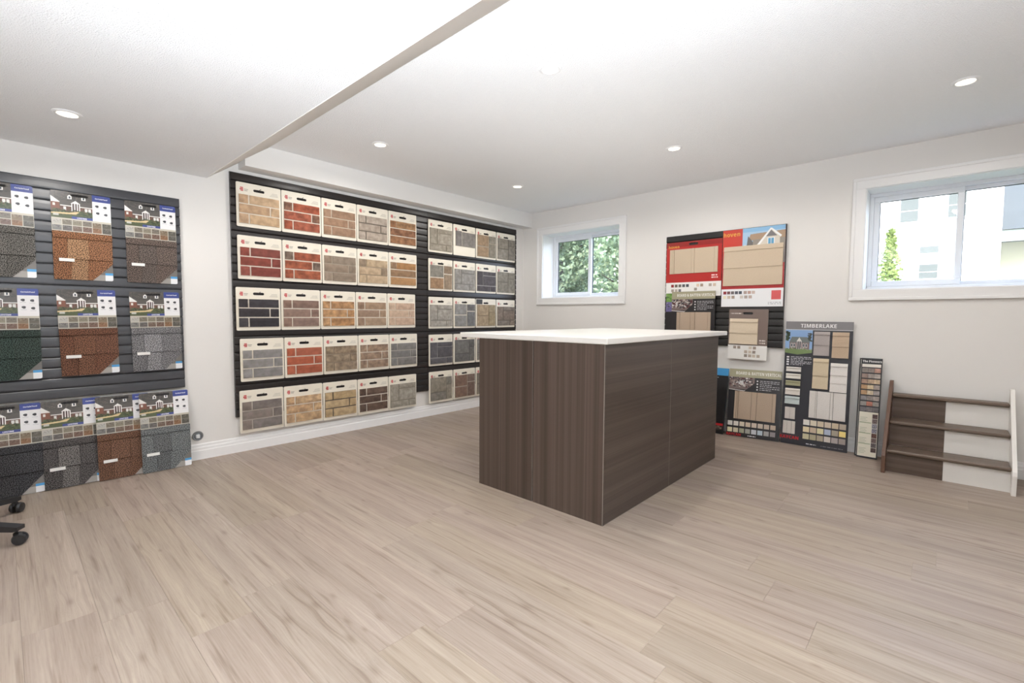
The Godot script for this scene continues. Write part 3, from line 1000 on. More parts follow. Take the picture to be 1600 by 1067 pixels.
func _sample_wall():
	var black := mat(c8(38, 33, 32), 0.34, "", Vector3.ONE, {"spec": 0.5})
	slat_board("wide black slatted board carrying five rows of brick sample cards", Vector3(0, 0.262, 3.203), PI / 2, 1.737, 0.262, 2.04, 30, black)
	slat_board("black slatted board with stone sample cards next to the room corner", Vector3(0, 0.262, 1.464), PI / 2, 1.311, 0.262, 2.04, 30, black)
	var cream := c8(232, 222, 206)
	var dk := c8(98, 88, 80)
	# [layout, colours, mortar, what it shows, texture]
	var rows := [
		[1.973, [
			["brick", [c8(206, 172, 138), c8(212, 180, 144)], cream, "pale tan brick", "brick_grain"],
			["brick", [c8(156, 118, 100), c8(192, 108, 82), c8(188, 106, 82)], cream, "mottled red brick with a brown end piece", "brick_blotch"],
			["brick", [c8(172, 138, 112), c8(166, 134, 110)], c8(206, 190, 170), "plain tan brown brick", "brick_grain"],
			["brick", [c8(188, 173, 158)], c8(120, 110, 100), "light greige brick with dark joints", "brick_grain"],
			["brick_wide", [c8(182, 136, 102), c8(194, 152, 112), c8(170, 126, 98)], cream, "blotchy golden brown brick", "brick_blotch"]]],
		[1.594, [
			["brick", [c8(146, 76, 64), c8(138, 72, 62)], cream, "deep red brick", "brick_grain"],
			["brick", [c8(136, 118, 106), c8(184, 106, 80), c8(190, 112, 84)], cream, "flashed orange red brick", "brick_blotch"],
			["brick", [c8(160, 141, 123), c8(154, 137, 120)], c8(180, 166, 148), "plain taupe brick", "brick_grain"],
			["brick", [c8(164, 144, 122), c8(206, 182, 150), c8(202, 176, 144)], c8(170, 152, 130), "sandy beige brick with a taupe end piece", "brick_grain"],
			["brick_wide", [c8(160, 128, 98), c8(184, 138, 92)], cream, "smooth honey brown brick", "brick_grain"]]],
		[1.217, [
			["brick", [c8(66, 61, 64), c8(60, 56, 60)], cream, "charcoal black brick", "brick_grain"],
			["brick", [c8(150, 122, 108), c8(140, 114, 102)], cream, "dusky rose brown brick", "brick_grain"],
			["brick", [c8(214, 172, 128), c8(208, 162, 116)], cream, "warm peach orange brick", "brick_blotch"],
			["brick", [c8(160, 132, 110), c8(176, 148, 122)], cream, "mixed tan and brown brick", "brick_grain"],
			["brick", [c8(214, 186, 160), c8(210, 180, 156)], c8(226, 212, 194), "pale pink beige brick", "brick_grain"]]],
		[0.839, [
			["brick", [c8(150, 146, 143), c8(144, 140, 138)], cream, "mid grey brick with white joints", "brick_grain"],
			["brick", [c8(182, 98, 70), c8(176, 96, 70)], cream, "terracotta orange brick", "brick_grain"],
			["brick", [c8(174, 157, 134), c8(170, 152, 130)], c8(150, 134, 116), "speckled sand brick", "brick_blotch"],
			["brick", [c8(184, 160, 140), c8(176, 152, 132)], cream, "tumbled rosy beige brick", "brick_blotch"],
			["brick", [c8(132, 129, 127), c8(138, 134, 130)], c8(196, 190, 180), "smooth steel grey brick", "brick_grain"]]],
		[0.456, [
			["brick", [c8(140, 127, 119), c8(130, 121, 116)], c8(190, 180, 168), "brownish grey brick", "brick_grain"],
			["brick", [c8(218, 184, 146), c8(222, 190, 150)], cream, "peach cream brick", "brick_blotch"],
			["brick", [c8(196, 170, 130), c8(192, 166, 126)], dk, "yellow sand brick with dark joints", "brick_grain"],
			["brick", [c8(108, 88, 78), c8(120, 98, 86)], cream, "dark chocolate brick", "brick_blotch"],
			["ashlar", [c8(176, 168, 154), c8(172, 164, 150)], c8(140, 132, 120), "pale grey taupe cut stone", "stone_grain"]]]]
	var words := ["top row", "second row", "middle row", "fourth row", "bottom row"]
	for r in 5:
		for k in 5:
			var c: Array = rows[r][1][k]
			var zl := 3.170 - k * 0.3145
			if r == 2:
				zl += 0.019
			elif r == 4:
				zl += 0.012
			brick_card(zl, rows[r][0] - (k * 0.0022 if r == 4 else 0.0), c[0], c[1], c[2], "sample card of %s, %s of brick board" % [c[3], words[r]], c[4])
	var stones := [
		[1.965, [
			["ashlar", [c8(176, 166, 150)], c8(150, 140, 126), "smooth greige cut stone"],
			["short", [c8(132, 126, 122), c8(146, 140, 135)], cream, "dark mottled grey stone above a blank strip"],
			["patch", [c8(176, 150, 122), c8(156, 148, 134)], c8(176, 164, 146), "tan and grey mixed stone"],
			["tall", [c8(160, 152, 140), c8(150, 142, 132)], c8(120, 112, 102), "weathered grey beige stone"]]],
		[1.585, [
			["patch", [c8(152, 146, 134), c8(160, 138, 116), c8(176, 142, 110), c8(166, 144, 120)], cream, "grey stone over tan stone"],
			["ashlar", [c8(168, 164, 158)], c8(140, 136, 132), "light grey cut stone"],
			["ashlar", [c8(98, 93, 96)], c8(170, 166, 164), "dark slate cut stone"],
			["tall", [c8(154, 147, 134)], c8(130, 122, 110), "grey taupe split stone"]]],
		[1.203, [
			["ashlar", [c8(180, 173, 162)], c8(150, 144, 134), "very pale greige cut stone"],
			["tall", [c8(160, 157, 152), c8(124, 122, 120)], cream, "two tone grey stone"],
			["patch", [c8(190, 168, 138), c8(178, 160, 128)], c8(150, 132, 108), "tan stone under a photo header"],
			["ashlar", [c8(154, 139, 126), c8(148, 138, 128)], c8(116, 106, 96), "taupe brown cut stone"]]],
		[0.824, [
			["ashlar", [c8(98, 95, 98)], c8(158, 154, 152), "blue black slate stone"],
			["rough", [c8(124, 121, 116), c8(112, 110, 106)], c8(92, 90, 86), "rough grey ledge stone"],
			["rough", [c8(150, 144, 136)], c8(110, 104, 98), "rough light stone beside the island"]]],
		[0.448, [
			["rough", [c8(160, 150, 134), c8(146, 140, 130)], c8(122, 114, 102), "rough beige field stone"],
			["patch", [c8(142, 114, 98), c8(128, 106, 94)], c8(176, 164, 150), "brown weathered stone"],
			["tall", [c8(150, 140, 126)], c8(120, 110, 100), "beige brown stone beside the island"]]]]
	for r in 5:
		var list: Array = stones[r][1]
		for k in list.size():
			var c: Array = list[k]
			var zl := 1.460 - k * 0.3205
			brick_card(zl, stones[r][0] - k * 0.0005, c[0], c[1], c[2], "sample card of %s, %s by the corner" % [c[3], words[r]], "stone_grain", r == 2 and k == 2)


func _shingle_wall():
	var slate := mat(c8(56, 57, 62), 0.36, "", Vector3.ONE, {"spec": 0.6})
	slat_board("charcoal slatted board carrying roof shingle sample cards", Vector3(0, 0.52, 4.85), PI / 2, 1.338, 0.52, 1.787, 21, slate)
	shingle_card(4.464, 1.217, c8(104, 100, 94), c8(116, 112, 106), "weathered grey shingle sample card, upper row of the shingle board")
	shingle_card(4.131, 1.217, c8(160, 104, 66), c8(192, 144, 102), "orange cedar brown shingle sample card, upper row of the shingle board")
	shingle_card(3.801, 1.217, c8(112, 94, 84), c8(110, 96, 88), "dull brown shingle sample card, upper row by the board's edge")
	shingle_card(4.461, 0.648, c8(46, 62, 54), c8(50, 68, 60), "dark forest green shingle sample card, lower row of the shingle board")
	shingle_card(4.118, 0.65, c8(120, 72, 48), c8(130, 82, 56), "rust brown shingle sample card, lower row of the shingle board", 0.0315, 0.0, 0.016)
	shingle_card(3.789, 0.65, c8(136, 134, 136), c8(164, 162, 164), "light silver grey shingle sample card, lower row by the board's edge", 0.0315, 0.0, 0.014)
	shingle_card(4.474, 0.003, c8(56, 55, 58), c8(62, 60, 62), "black shingle sample card leaning on the wall beside the chair", 0.060, 0.1)
	shingle_card(4.212, 0.003, c8(84, 78, 76), c8(120, 114, 110), "charcoal and brown grey shingle sample card leaning below the board", 0.065, 0.1)
	shingle_card(3.979, 0.003, c8(118, 76, 52), c8(126, 84, 60), "chestnut brown shingle sample card leaning below the board", 0.086, 0.1)
	shingle_card(3.771, 0.003, c8(124, 128, 128), c8(110, 112, 112), "speckled grey shingle sample card leaning next to the wall outlet", 0.107, 0.1)


func _siding_wall():
	var black := mat(c8(36, 34, 33), 0.36, "", Vector3.ONE, {"spec": 0.5})
	slat_board("black slatted board behind the red siding sample panels", Vector3(1.838, 0.764, 0), 0.0, 1.011, 0.764, 1.775, 17, black)
	var white := mat(c8(240, 238, 234), 0.5)
	var gold := mat(c8(222, 160, 62), 0.5)
	var beige := c8(212, 192, 166)
	# smaller red panel
	var w := 0.507
	var h := 0.505
	var t := thing("siding_sample_panel", "small red panel with beige upright siding and a hand slot", "sample panel", Vector3(1.848, 1.206, 0.03))
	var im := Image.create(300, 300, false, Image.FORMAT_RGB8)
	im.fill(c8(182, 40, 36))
	pr(im, 0, 0, 1, 0.09, c8(150, 36, 32))  # darker top band: shade near the top edge, painted into the print
	pr(im, 0, 0.74, 1, 1, c8(242, 240, 236))
	lines(im, 0.83, 0.62, 0.94, 2, 0.04, 0.022, c8(240, 215, 210))
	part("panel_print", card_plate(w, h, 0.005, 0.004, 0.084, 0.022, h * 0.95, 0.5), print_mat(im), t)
	siding(t, 0.033, 0.212, 0.476, 0.437, 0.005, beige, true, [0.06, 0.1, 0.47, 0.53, 0.93])
	text(t, "hoven", 0.027, Vector3(0.07, 0.462, 0.0055), gold)
	for k in 5:
		swatch(t, 0.051 + k * 0.0355, 0.087, 0.026, 0.005, [c8(140, 44, 48), c8(108, 92, 80), c8(112, 104, 96), c8(88, 88, 90), c8(78, 82, 88)][k])
	for q in [[0.29, 0.087, c8(222, 200, 178)], [0.325, 0.087, c8(170, 150, 132)], [0.4, 0.087, c8(176, 166, 154)], [0.437, 0.087, c8(206, 186, 168)], [0.053, 0.044, c8(170, 156, 144)], [0.088, 0.044, c8(186, 172, 160)], [0.122, 0.044, c8(120, 120, 122)], [0.27, 0.052, c8(160, 150, 138)]]:
		swatch(t, q[0], q[1], 0.025, 0.005, q[2])
	# larger red panel with a house picture
	w = 0.485
	h = 0.661
	t = thing("siding_sample_panel", "tall red and white panel with house photo and beige lap siding", "sample panel", Vector3(2.361, 1.107, 0.03))
	im = Image.create(360, 490, false, Image.FORMAT_RGB8)
	im.fill(c8(176, 46, 48))
	pr(im, 0, 0, 0.33, 0.3, c8(198, 58, 42))
	pr(im, 0.33, 0, 1, 0.45, c8(168, 200, 226))
	pr(im, 0.33, 0, 1, 0.05, c8(138, 186, 222))
	pp(im, [[0.42, 0.16], [0.46, 0.08], [1, 0.06], [1, 0.16]], c8(170, 142, 116))
	pp(im, [[0.4, 0.24], [0.42, 0.1], [0.5, 0.18], [0.5, 0.24]], c8(104, 100, 98))
	pr(im, 0.5, 0.15, 1, 0.36, c8(146, 138, 128))
	pp(im, [[0.6, 0.2], [0.78, 0.03], [0.92, 0.14], [0.92, 0.3], [0.6, 0.3]], c8(214, 206, 192))
	pp(im, [[0.68, 0.125], [0.78, 0.045], [0.88, 0.125]], c8(120, 116, 116))
	pp(im, [[0.55, 0.235], [0.775, 0.02], [0.795, 0.035], [0.59, 0.24]], c8(240, 240, 238))
	pp(im, [[0.775, 0.035], [0.79, 0.02], [0.95, 0.125], [0.93, 0.145]], c8(240, 240, 238))
	pr(im, 0.73, 0.14, 0.84, 0.225, c8(236, 236, 236))
	for k in 2:
		pr(im, 0.742 + k * 0.048, 0.148, 0.782 + k * 0.048, 0.218, c8(92, 158, 196))
	pp(im, [[0.32, 0.25], [0.37, 0.205], [0.43, 0.25]], c8(236, 234, 232))
	pr(im, 0.97, 0.3, 1, 0.46, c8(130, 126, 124))
	pr(im, 0, 0.77, 1, 1, c8(242, 243, 245))
	pr(im, 0.82, 0.8, 0.965, 0.912, c8(214, 92, 92))
	lines(im, 0.77, 0.945, 0.97, 2, 0.018, 0.008, c8(170, 170, 174))
	panel(t, im, w, h, 0.006)
	siding(t, 0.012, 0.18, 0.474, 0.517, 0.006, beige, false, [0.45, 0.88])
	text(t, "hoven", 0.036, Vector3(0.072, 0.62, 0.0065), gold)
	for k in 8:
		swatch(t, 0.016 + k * 0.0318 + (0.008 if k > 4 else 0.0), 0.108, 0.025, 0.006, [c8(142, 44, 50), c8(112, 70, 72), c8(112, 102, 104), c8(84, 86, 96), c8(80, 88, 98), c8(170, 150, 140), c8(192, 158, 146), c8(206, 186, 178)][k])
	for k in 7:
		if k != 3:
			swatch(t, 0.016 + k * 0.0345, 0.07, 0.025, 0.006, [c8(236, 228, 200), c8(204, 188, 172), c8(166, 148, 134), c8(0, 0, 0), c8(214, 206, 198), c8(172, 160, 152), c8(190, 170, 160)][k])
	# dark panel with a green picture, behind the board-and-batten panel
	t = thing("siding_sample_panel", "black panel with a green garden photo, hung behind the batten panel", "sample panel", Vector3(1.856, 0.70, 0.0375))
	im = Image.create(200, 280, false, Image.FORMAT_RGB8)
	im.fill(c8(34, 32, 33))
	pr(im, 0, 0, 0.5, 0.15, c8(112, 150, 74))
	mottle(im, 0, 0.0, 0.5, 0.16, [c8(96, 138, 60), c8(128, 166, 88), c8(84, 116, 64)], 90, 0.05)
	pr(im, 0, 0.15, 0.5, 0.32, c8(112, 104, 150))
	mottle(im, 0, 0.16, 0.5, 0.32, [c8(92, 86, 132), c8(138, 130, 170), c8(80, 78, 96)], 60, 0.05)
	panel(t, im, 0.39, 0.537, 0.006)
	# board-and-batten panel on the slats
	_batten_panel(Vector3(1.916, 0.675, 0.046), 0.0, 0.0, "black batten siding panel with tan header hung on the slatted board")
	# grey brown card
	t = thing("siding_sample_panel", "grey brown hand slot card with cream lap siding and white foot", "sample panel", Vector3(2.427, 0.656, 0.0295), Vector3(0, 0, -0.01))
	im = Image.create(200, 280, false, Image.FORMAT_RGB8)
	im.fill(c8(126, 110, 102))
	pr(im, 0, 0.715, 1, 1, c8(244, 242, 238))
	lines(im, 0.05, 0.075, 0.32, 1, 0.02, 0.018, c8(226, 218, 210))
	lines(im, 0.8, 0.6, 0.95, 2, 0.05, 0.025, c8(226, 218, 210))
	part("panel_print", card_plate(0.311, 0.43, 0.005, 0.008, 0.08, 0.02, 0.395, 0.49), print_mat(im), t)
	siding(t, 0.01, 0.132, 0.235, 0.35, 0.005, c8(226, 208, 182), false, [0.42, 0.86])
	for q in [[0.045, 0.09, 0], [0.078, 0.09, 1], [0.17, 0.09, 2], [0.203, 0.09, 1], [0.135, 0.055, 3], [0.168, 0.055, 2], [0.2, 0.055, 0], [0.135, 0.022, 0], [0.168, 0.022, 3], [0.2, 0.022, 2], [0.234, 0.022, 3]]:
		swatch(t, q[0], q[1], 0.024, 0.005, [c8(150, 138, 128), c8(164, 150, 138), c8(216, 204, 188), c8(184, 170, 156)][q[2]])

	# panels standing on the floor
	t = thing("siding_sample_panel", "black panel with bright blue header standing half behind the island", "sample panel", Vector3(2.045, 0.001, 0.145))
	t.rotation.x = -0.2
	im = Image.create(200, 290, false, Image.FORMAT_RGB8)
	im.fill(c8(28, 26, 27))
	pr(im, 0, 0, 1, 0.115, c8(64, 146, 200))
	lines(im, 0.6, 0.14, 0.8, 1, 0.02, 0.012, c8(190, 200, 210))
	pr(im, 0.55, 0.84, 0.98, 0.875, c8(190, 40, 44))
	mottle(im, 0.6, 0.88, 0.98, 0.98, [c8(110, 96, 84), c8(70, 64, 60), c8(150, 140, 128)], 40, 0.06)
	panel(t, im, 0.40, 0.575, 0.006)
	_batten_panel(Vector3(2.466, 0.001, 0.13), 0.115, -0.15, "black batten siding panel with tan header leaning beside the island")
	_timber_panel()
	_slim_boards()


func _batten_panel(at: Vector3, yaw: float, lean: float, label: String):
	var w := 0.398
	var h := 0.575
	var t := thing("siding_sample_panel", label, "sample panel", at)
	t.basis = Basis(Vector3.UP, yaw) * Basis(Vector3.RIGHT, lean)
	var im := Image.create(280, 400, false, Image.FORMAT_RGB8)
	im.fill(c8(36, 33, 35))
	pr(im, 0, 0, 1, 0.12, c8(166, 160, 132))
	pr(im, 0, 0.12, 0.5, 0.3, c8(120, 104, 100))
	mottle(im, 0, 0.12, 0.5, 0.3, [c8(80, 40, 42), c8(210, 208, 206), c8(60, 56, 62), c8(140, 120, 112), c8(196, 186, 176), c8(50, 46, 50)], 150, 0.05)
	pp(im, [[0, 0.3], [0.3, 0.315], [0.5, 0.27], [0.5, 0.3], [0.3, 0.328], [0, 0.312]], c8(214, 208, 204))
	pp(im, [[0.3, 0.33], [0.5, 0.2], [0.55, 0.2], [0.55, 0.34], [0.3, 0.34]], c8(36, 33, 35))
	lines(im, 0.6, 0.155, 0.97, 6, 0.026, 0.011, c8(186, 184, 186))
	for k in 4:
		pr(im, 0.54, 0.155 + k * 0.042, 0.57, 0.175 + k * 0.042, c8(226, 224, 224))
	lines(im, 0.42, 0.968, 0.58, 1, 0.02, 0.014, c8(220, 220, 220))
	panel(t, im, w, h, 0.006)
	siding(t, 0.13 * w, 0.26 * h, 0.92 * w, 0.67 * h, 0.006, c8(190, 168, 146), true, [0.06, 0.1, 0.42, 0.55, 0.92])
	var cols := [c8(226, 222, 216), c8(230, 224, 214), c8(220, 206, 186), c8(212, 194, 172), c8(216, 200, 184), c8(208, 194, 178), c8(198, 182, 166), c8(194, 174, 154), c8(228, 220, 184), c8(214, 204, 176), c8(166, 164, 138), c8(164, 162, 152), c8(208, 210, 214), c8(190, 202, 210), c8(172, 168, 166), c8(148, 140, 140)]
	for k in 16:
		swatch(t, (0.02 + (k % 8) * 0.117) * w, (0.155 if k < 8 else 0.058) * h, 0.038, 0.006, cols[k])
	text(t, "BOARD & BATTEN VERTICAL", 0.026, Vector3(0.56 * w, 0.94 * h, 0.0065), mat(c8(236, 234, 226), 0.5), "lettering", 0.76)
	text(t, "KAYCAN", 0.022, Vector3(0.15 * w, 0.026 * h, 0.0065), mat(c8(206, 34, 40), 0.5))


func _timber_panel():
	var w := 0.447
	var h := 0.985
	var t := thing("siding_sample_panel", "tall dark panel headed in grey with house photo and white siding samples", "sample panel", Vector3(2.874, 0.001, 0.075))
	t.rotation.x = -0.055
	var im := Image.create(400, 880, false, Image.FORMAT_RGB8)
	im.fill(c8(46, 46, 52))
	pr(im, 0, 0, 1, 0.064, c8(128, 124, 126))
	pr(im, 0, 0.064, 1, 0.068, c8(214, 212, 212))
	house_picture(im, 0, 0.068, 0.42, 0.27, c8(140, 172, 214), c8(112, 118, 116), c8(128, 112, 112), c8(118, 138, 88))
	pp(im, [[0, 0.255], [0.2, 0.268], [0.42, 0.25], [0.42, 0.275], [0, 0.275]], c8(46, 46, 52))
	lines(im, 0.1, 0.285, 0.42, 6, 0.0125, 0.006, c8(190, 190, 194))
	for k in 4:
		pr(im, 0.035, 0.284 + k * 0.02, 0.075, 0.297 + k * 0.02, c8(224, 224, 226))
	lines(im, 0.4, 0.975, 0.55, 1, 0.02, 0.007, c8(226, 226, 228))
	lines(im, 0.62, 0.977, 0.95, 1, 0.02, 0.003, c8(150, 150, 156))
	panel(t, im, w, h, 0.008)
	var s := func(x0: float, y0: float, x1: float, y1: float, c: Color, vert: bool, cuts: Array):
		siding(t, x0 * w, (1 - y1) * h, x1 * w, (1 - y0) * h, 0.008, c, vert, cuts)
	s.call(.445, .078, .675, .268, c8(172, 162, 158), false, [0.43, 0.86])
	s.call(.715, .08, .95, .28, c8(196, 172, 146), false, [0.43, 0.86])
	s.call(.45, .29, .68, .53, c8(216, 198, 168), false, [0.43, 0.88])
	s.call(.71, .32, .95, .545, c8(236, 230, 224), false, [0.3, 0.58, 0.88])
	s.call(.42, .55, .955, .765, c8(232, 226, 220), true, [0.18, 0.22, 0.58, 0.66])
	for q in [[.37, .408, c8(228, 222, 214)], [.425, .465, c8(230, 224, 212)], [.482, .522, c8(158, 154, 120)], [.545, .597, c8(230, 222, 212)], [.61, .672, c8(196, 206, 204)]]:
		s.call(.04, q[0], .27, q[1], q[2], false, [0.7])
	s.call(.05, .70, .215, .795, c8(222, 214, 206), true, [0.5])
	s.call(.03, .812, .225, .915, c8(224, 216, 208), true, [0.35, 0.7])
	var cols := [c8(236, 232, 224), c8(228, 216, 196), c8(216, 200, 176), c8(214, 198, 180), c8(206, 188, 160), c8(188, 172, 154), c8(234, 218, 182), c8(206, 184, 160), c8(226, 218, 178), c8(182, 192, 212), c8(172, 160, 142), c8(246, 222, 140), c8(206, 198, 164), c8(178, 168, 138), c8(178, 164, 142), c8(212, 202, 194), c8(176, 164, 162), c8(162, 150, 142)]
	for k in 18:
		swatch(t, (0.345 + (k % 6) * 0.106) * w, (1.0 - 0.828 - (k / 6) * 0.0565) * h, 0.042, 0.008, cols[k])
	text(t, "TIMBERLAKE", 0.03, Vector3(0.5 * w, 0.966 * h, 0.0085), mat(c8(238, 236, 236), 0.5))
	text(t, "KAYCAN", 0.026, Vector3(0.135 * w, 0.055 * h, 0.0085), mat(c8(206, 34, 40), 0.5))


func _slim_boards():
	var black := mat(c8(36, 35, 38), 0.5)
	var w := 0.122
	var h := 0.725
	var b := thing("stone_colour_board", "slim black board edge standing behind the narrow colour chart", "sample panel", Vector3(3.368, 0.001, 0.100))
	b.rotation.x = -0.115
	bpart("board", black, b, Vector3(0, 0, 0), Vector3(w, h - 0.003, 0.012), 0.001)
	bpart("cream_sheet", mat(c8(226, 222, 210), 0.5), b, Vector3(0.008, 0.01, 0.012), Vector3(w - 0.008, h - 0.012, 0.0128))
	var t := thing("stone_colour_board", "narrow black framed colour chart of stone shades leaning beside the stairs", "sample panel", Vector3(3.381, 0.001, 0.128))
	t.rotation.x = -0.115
	bpart("board", black, t, Vector3(0, 0, 0), Vector3(w, h, 0.01), 0.001)
	bpart("title_strip", mat(c8(232, 224, 214), 0.5), t, Vector3(0.006, 0.66 * 1.0, 0.01), Vector3(w - 0.006, 0.682, 0.0108))
	text(t, "The Pioneers", 0.016, Vector3(w * 0.52, 0.702, 0.0105), mat(c8(236, 234, 232), 0.5), "lettering", 0.85)
	var cols := [c8(156, 146, 140), c8(150, 138, 132), c8(206, 160, 144), c8(170, 148, 138), c8(178, 166, 158), c8(196, 184, 176), c8(182, 150, 132), c8(206, 178, 150), c8(222, 196, 164), c8(204, 164, 124), c8(226, 206, 170), c8(186, 172, 164), c8(206, 168, 130), c8(232, 214, 184), c8(178, 168, 164), c8(150, 146, 148), c8(162, 152, 148), c8(186, 172, 164), c8(168, 162, 156), c8(192, 128, 110), c8(176, 168, 158), c8(128, 124, 128), c8(140, 132, 132), c8(122, 116, 116)]
	for k in 24:
		var y := 0.625 - (k / 3) * 0.0405
		bpart("stone_chip", mat(cols[k], 0.8, "stone_grain", Vector3.ONE * 9.0), t, Vector3(0.007 + (k % 3) * 0.0365, y - 0.004, 0.01), Vector3(0.042 + (k % 3) * 0.0365, y + 0.027, 0.0125))
	var cream := mat(c8(228, 222, 204), 0.5)
	bpart("cream_sheet", cream, t, Vector3(0.006, 0.012, 0.01), Vector3(w - 0.006, 0.333, 0.0108))
	var m := MB.new()
	for k in 4:
		for j in 4:
			m.box(Vector3(0.034 - j % 2 * 0.004, 0.292 - k * 0.074 - j * 0.011, 0.0111), Vector3(0.042 - j % 2 * 0.008, 0.0028, 0.0006))
	part("small_print", m.done(), mat(c8(166, 168, 146), 0.5), t).set_meta("kind", "stuff")
	for k in 3:
		bpart("ruled_line", mat(c8(170, 176, 146), 0.5), t, Vector3(0.009, 0.252 - k * 0.076, 0.0108), Vector3(0.078, 0.259 - k * 0.076, 0.0114))
	var pc := [c8(118, 86, 84), c8(156, 132, 128), c8(206, 200, 212), c8(196, 190, 206), c8(140, 90, 76), c8(160, 132, 128), c8(142, 126, 126), c8(122, 96, 94)]
	for k in 8:
		bpart("picture_print", mat(pc[k], 0.5, "mottle", Vector3.ONE * 8.0), t, Vector3(0.083, 0.288 - k * 0.0345, 0.0108), Vector3(0.113, 0.32 - k * 0.0345, 0.0115))


func _stair_display():
	var wood := mat(c8(104, 86, 74), 0.42, "laminate_level", Vector3(0.9, 3.0, 3.0))
	var tread_m := mat(c8(120, 102, 88), 0.4, "laminate_level", Vector3(0.9, 3.0, 3.0))
	var side_m := mat(c8(116, 82, 62), 0.42, "laminate_upright", Vector3(3.0, 0.9, 3.0))
	var white := mat(c8(236, 232, 226), 0.45)
	var t := thing("stair_display", "miniature staircase with brown treads and half brown half white risers", "stair model", Vector3(3.55, 0, 0.0))
	var W := 0.613
	var prof := PackedVector2Array([Vector2(0.024, 0.0), Vector2(0.455, 0.0), Vector2(0.46, 0.115), Vector2(0.452, 0.138), Vector2(0.075, 0.572), Vector2(0.024, 0.572)])
	for s in 2:
		var q := MB.new()
		q.prism(prof, 0, 0.02)
		var st := SurfaceTool.new()
		st.begin(Mesh.PRIMITIVE_TRIANGLES)
		st.append_from(q.done(), 0, Transform3D(Basis(Vector3(0, 0, 1), Vector3(0, 1, 0), Vector3(-1, 0, 0)), Vector3(0.02 if s == 0 else W, 0, 0)))
		var o := part("stringer", st.commit(), side_m if s == 0 else white, t)
		o.set_meta("label", "brown wooden stringer" if s == 0 else "white painted stringer")
	for k in 3:
		var zr := 0.388 - k * 0.148
		var y := 0.15 + k * 0.168
		var back := 0.026 if k == 2 else zr - 0.148
		bpart("riser", wood, t, Vector3(0.02, y - 0.15 if k == 0 else y - 0.168, zr - 0.014), Vector3(0.30, y - 0.022, zr), 0.0)
		bpart("riser", white, t, Vector3(0.3005, y - 0.15 if k == 0 else y - 0.168, zr - 0.014), Vector3(W - 0.02, y - 0.022, zr), 0.0)
		bpart("tread", tread_m, t, Vector3(0.02, y - 0.022, back), Vector3(W - 0.02, y, zr + 0.03), 0.006)


func _small_things():
	# round wall fitting above the baseboard
	var t := thing("wall_outlet", "round grey metal wall fitting with white plug above the baseboard", "wall fitting", Vector3(0.0, 0.167, 3.443), Vector3(0, 0, -PI / 2))
	var m := MB.new()
	m.lathe(PackedVector2Array([Vector2(0.027, 0.0005), Vector2(0.033, 0.0005), Vector2(0.034, 0.006), Vector2(0.032, 0.009), Vector2(0.027, 0.008), Vector2(0.025, 0.002)]), 28)
	part("ring", m.done(), mat(c8(150, 152, 154), 0.35, "", Vector3.ONE, {"metal": 0.7}), t)
	m = MB.new()
	m.lathe(PackedVector2Array([Vector2(0.026, 0.001), Vector2(0.026, 0.002), Vector2(0.0, 0.002)]), 24)
	part("recess_plate", m.done(), mat(c8(120, 122, 126), 0.5), t)
	m = MB.new()
	m.box(Vector3(0.002, 0.008, 0.001), Vector3(0.026, 0.013, 0.024), 0.003)
	part("plug", m.done(), mat(c8(232, 232, 232), 0.4), t)

	# dark mat at the far end of the window wall
	t = thing("floor_mat", "dark red brown mat lying past the miniature staircase", "mat", Vector3(4.235, 0, 0.025))
	bpart("mat_body", mat(c8(66, 30, 28), 0.9, "fine_speck", Vector3.ONE * 6.0), t, Vector3(0, 0, 0), Vector3(0.7, 0.02, 0.20), 0.004)
	bpart("mat_binding", mat(c8(44, 24, 24), 0.8), t, Vector3(-0.004, 0, 0.2), Vector3(0.704, 0.021, 0.21), 0.004)

	_chair()
	_flash_stand()


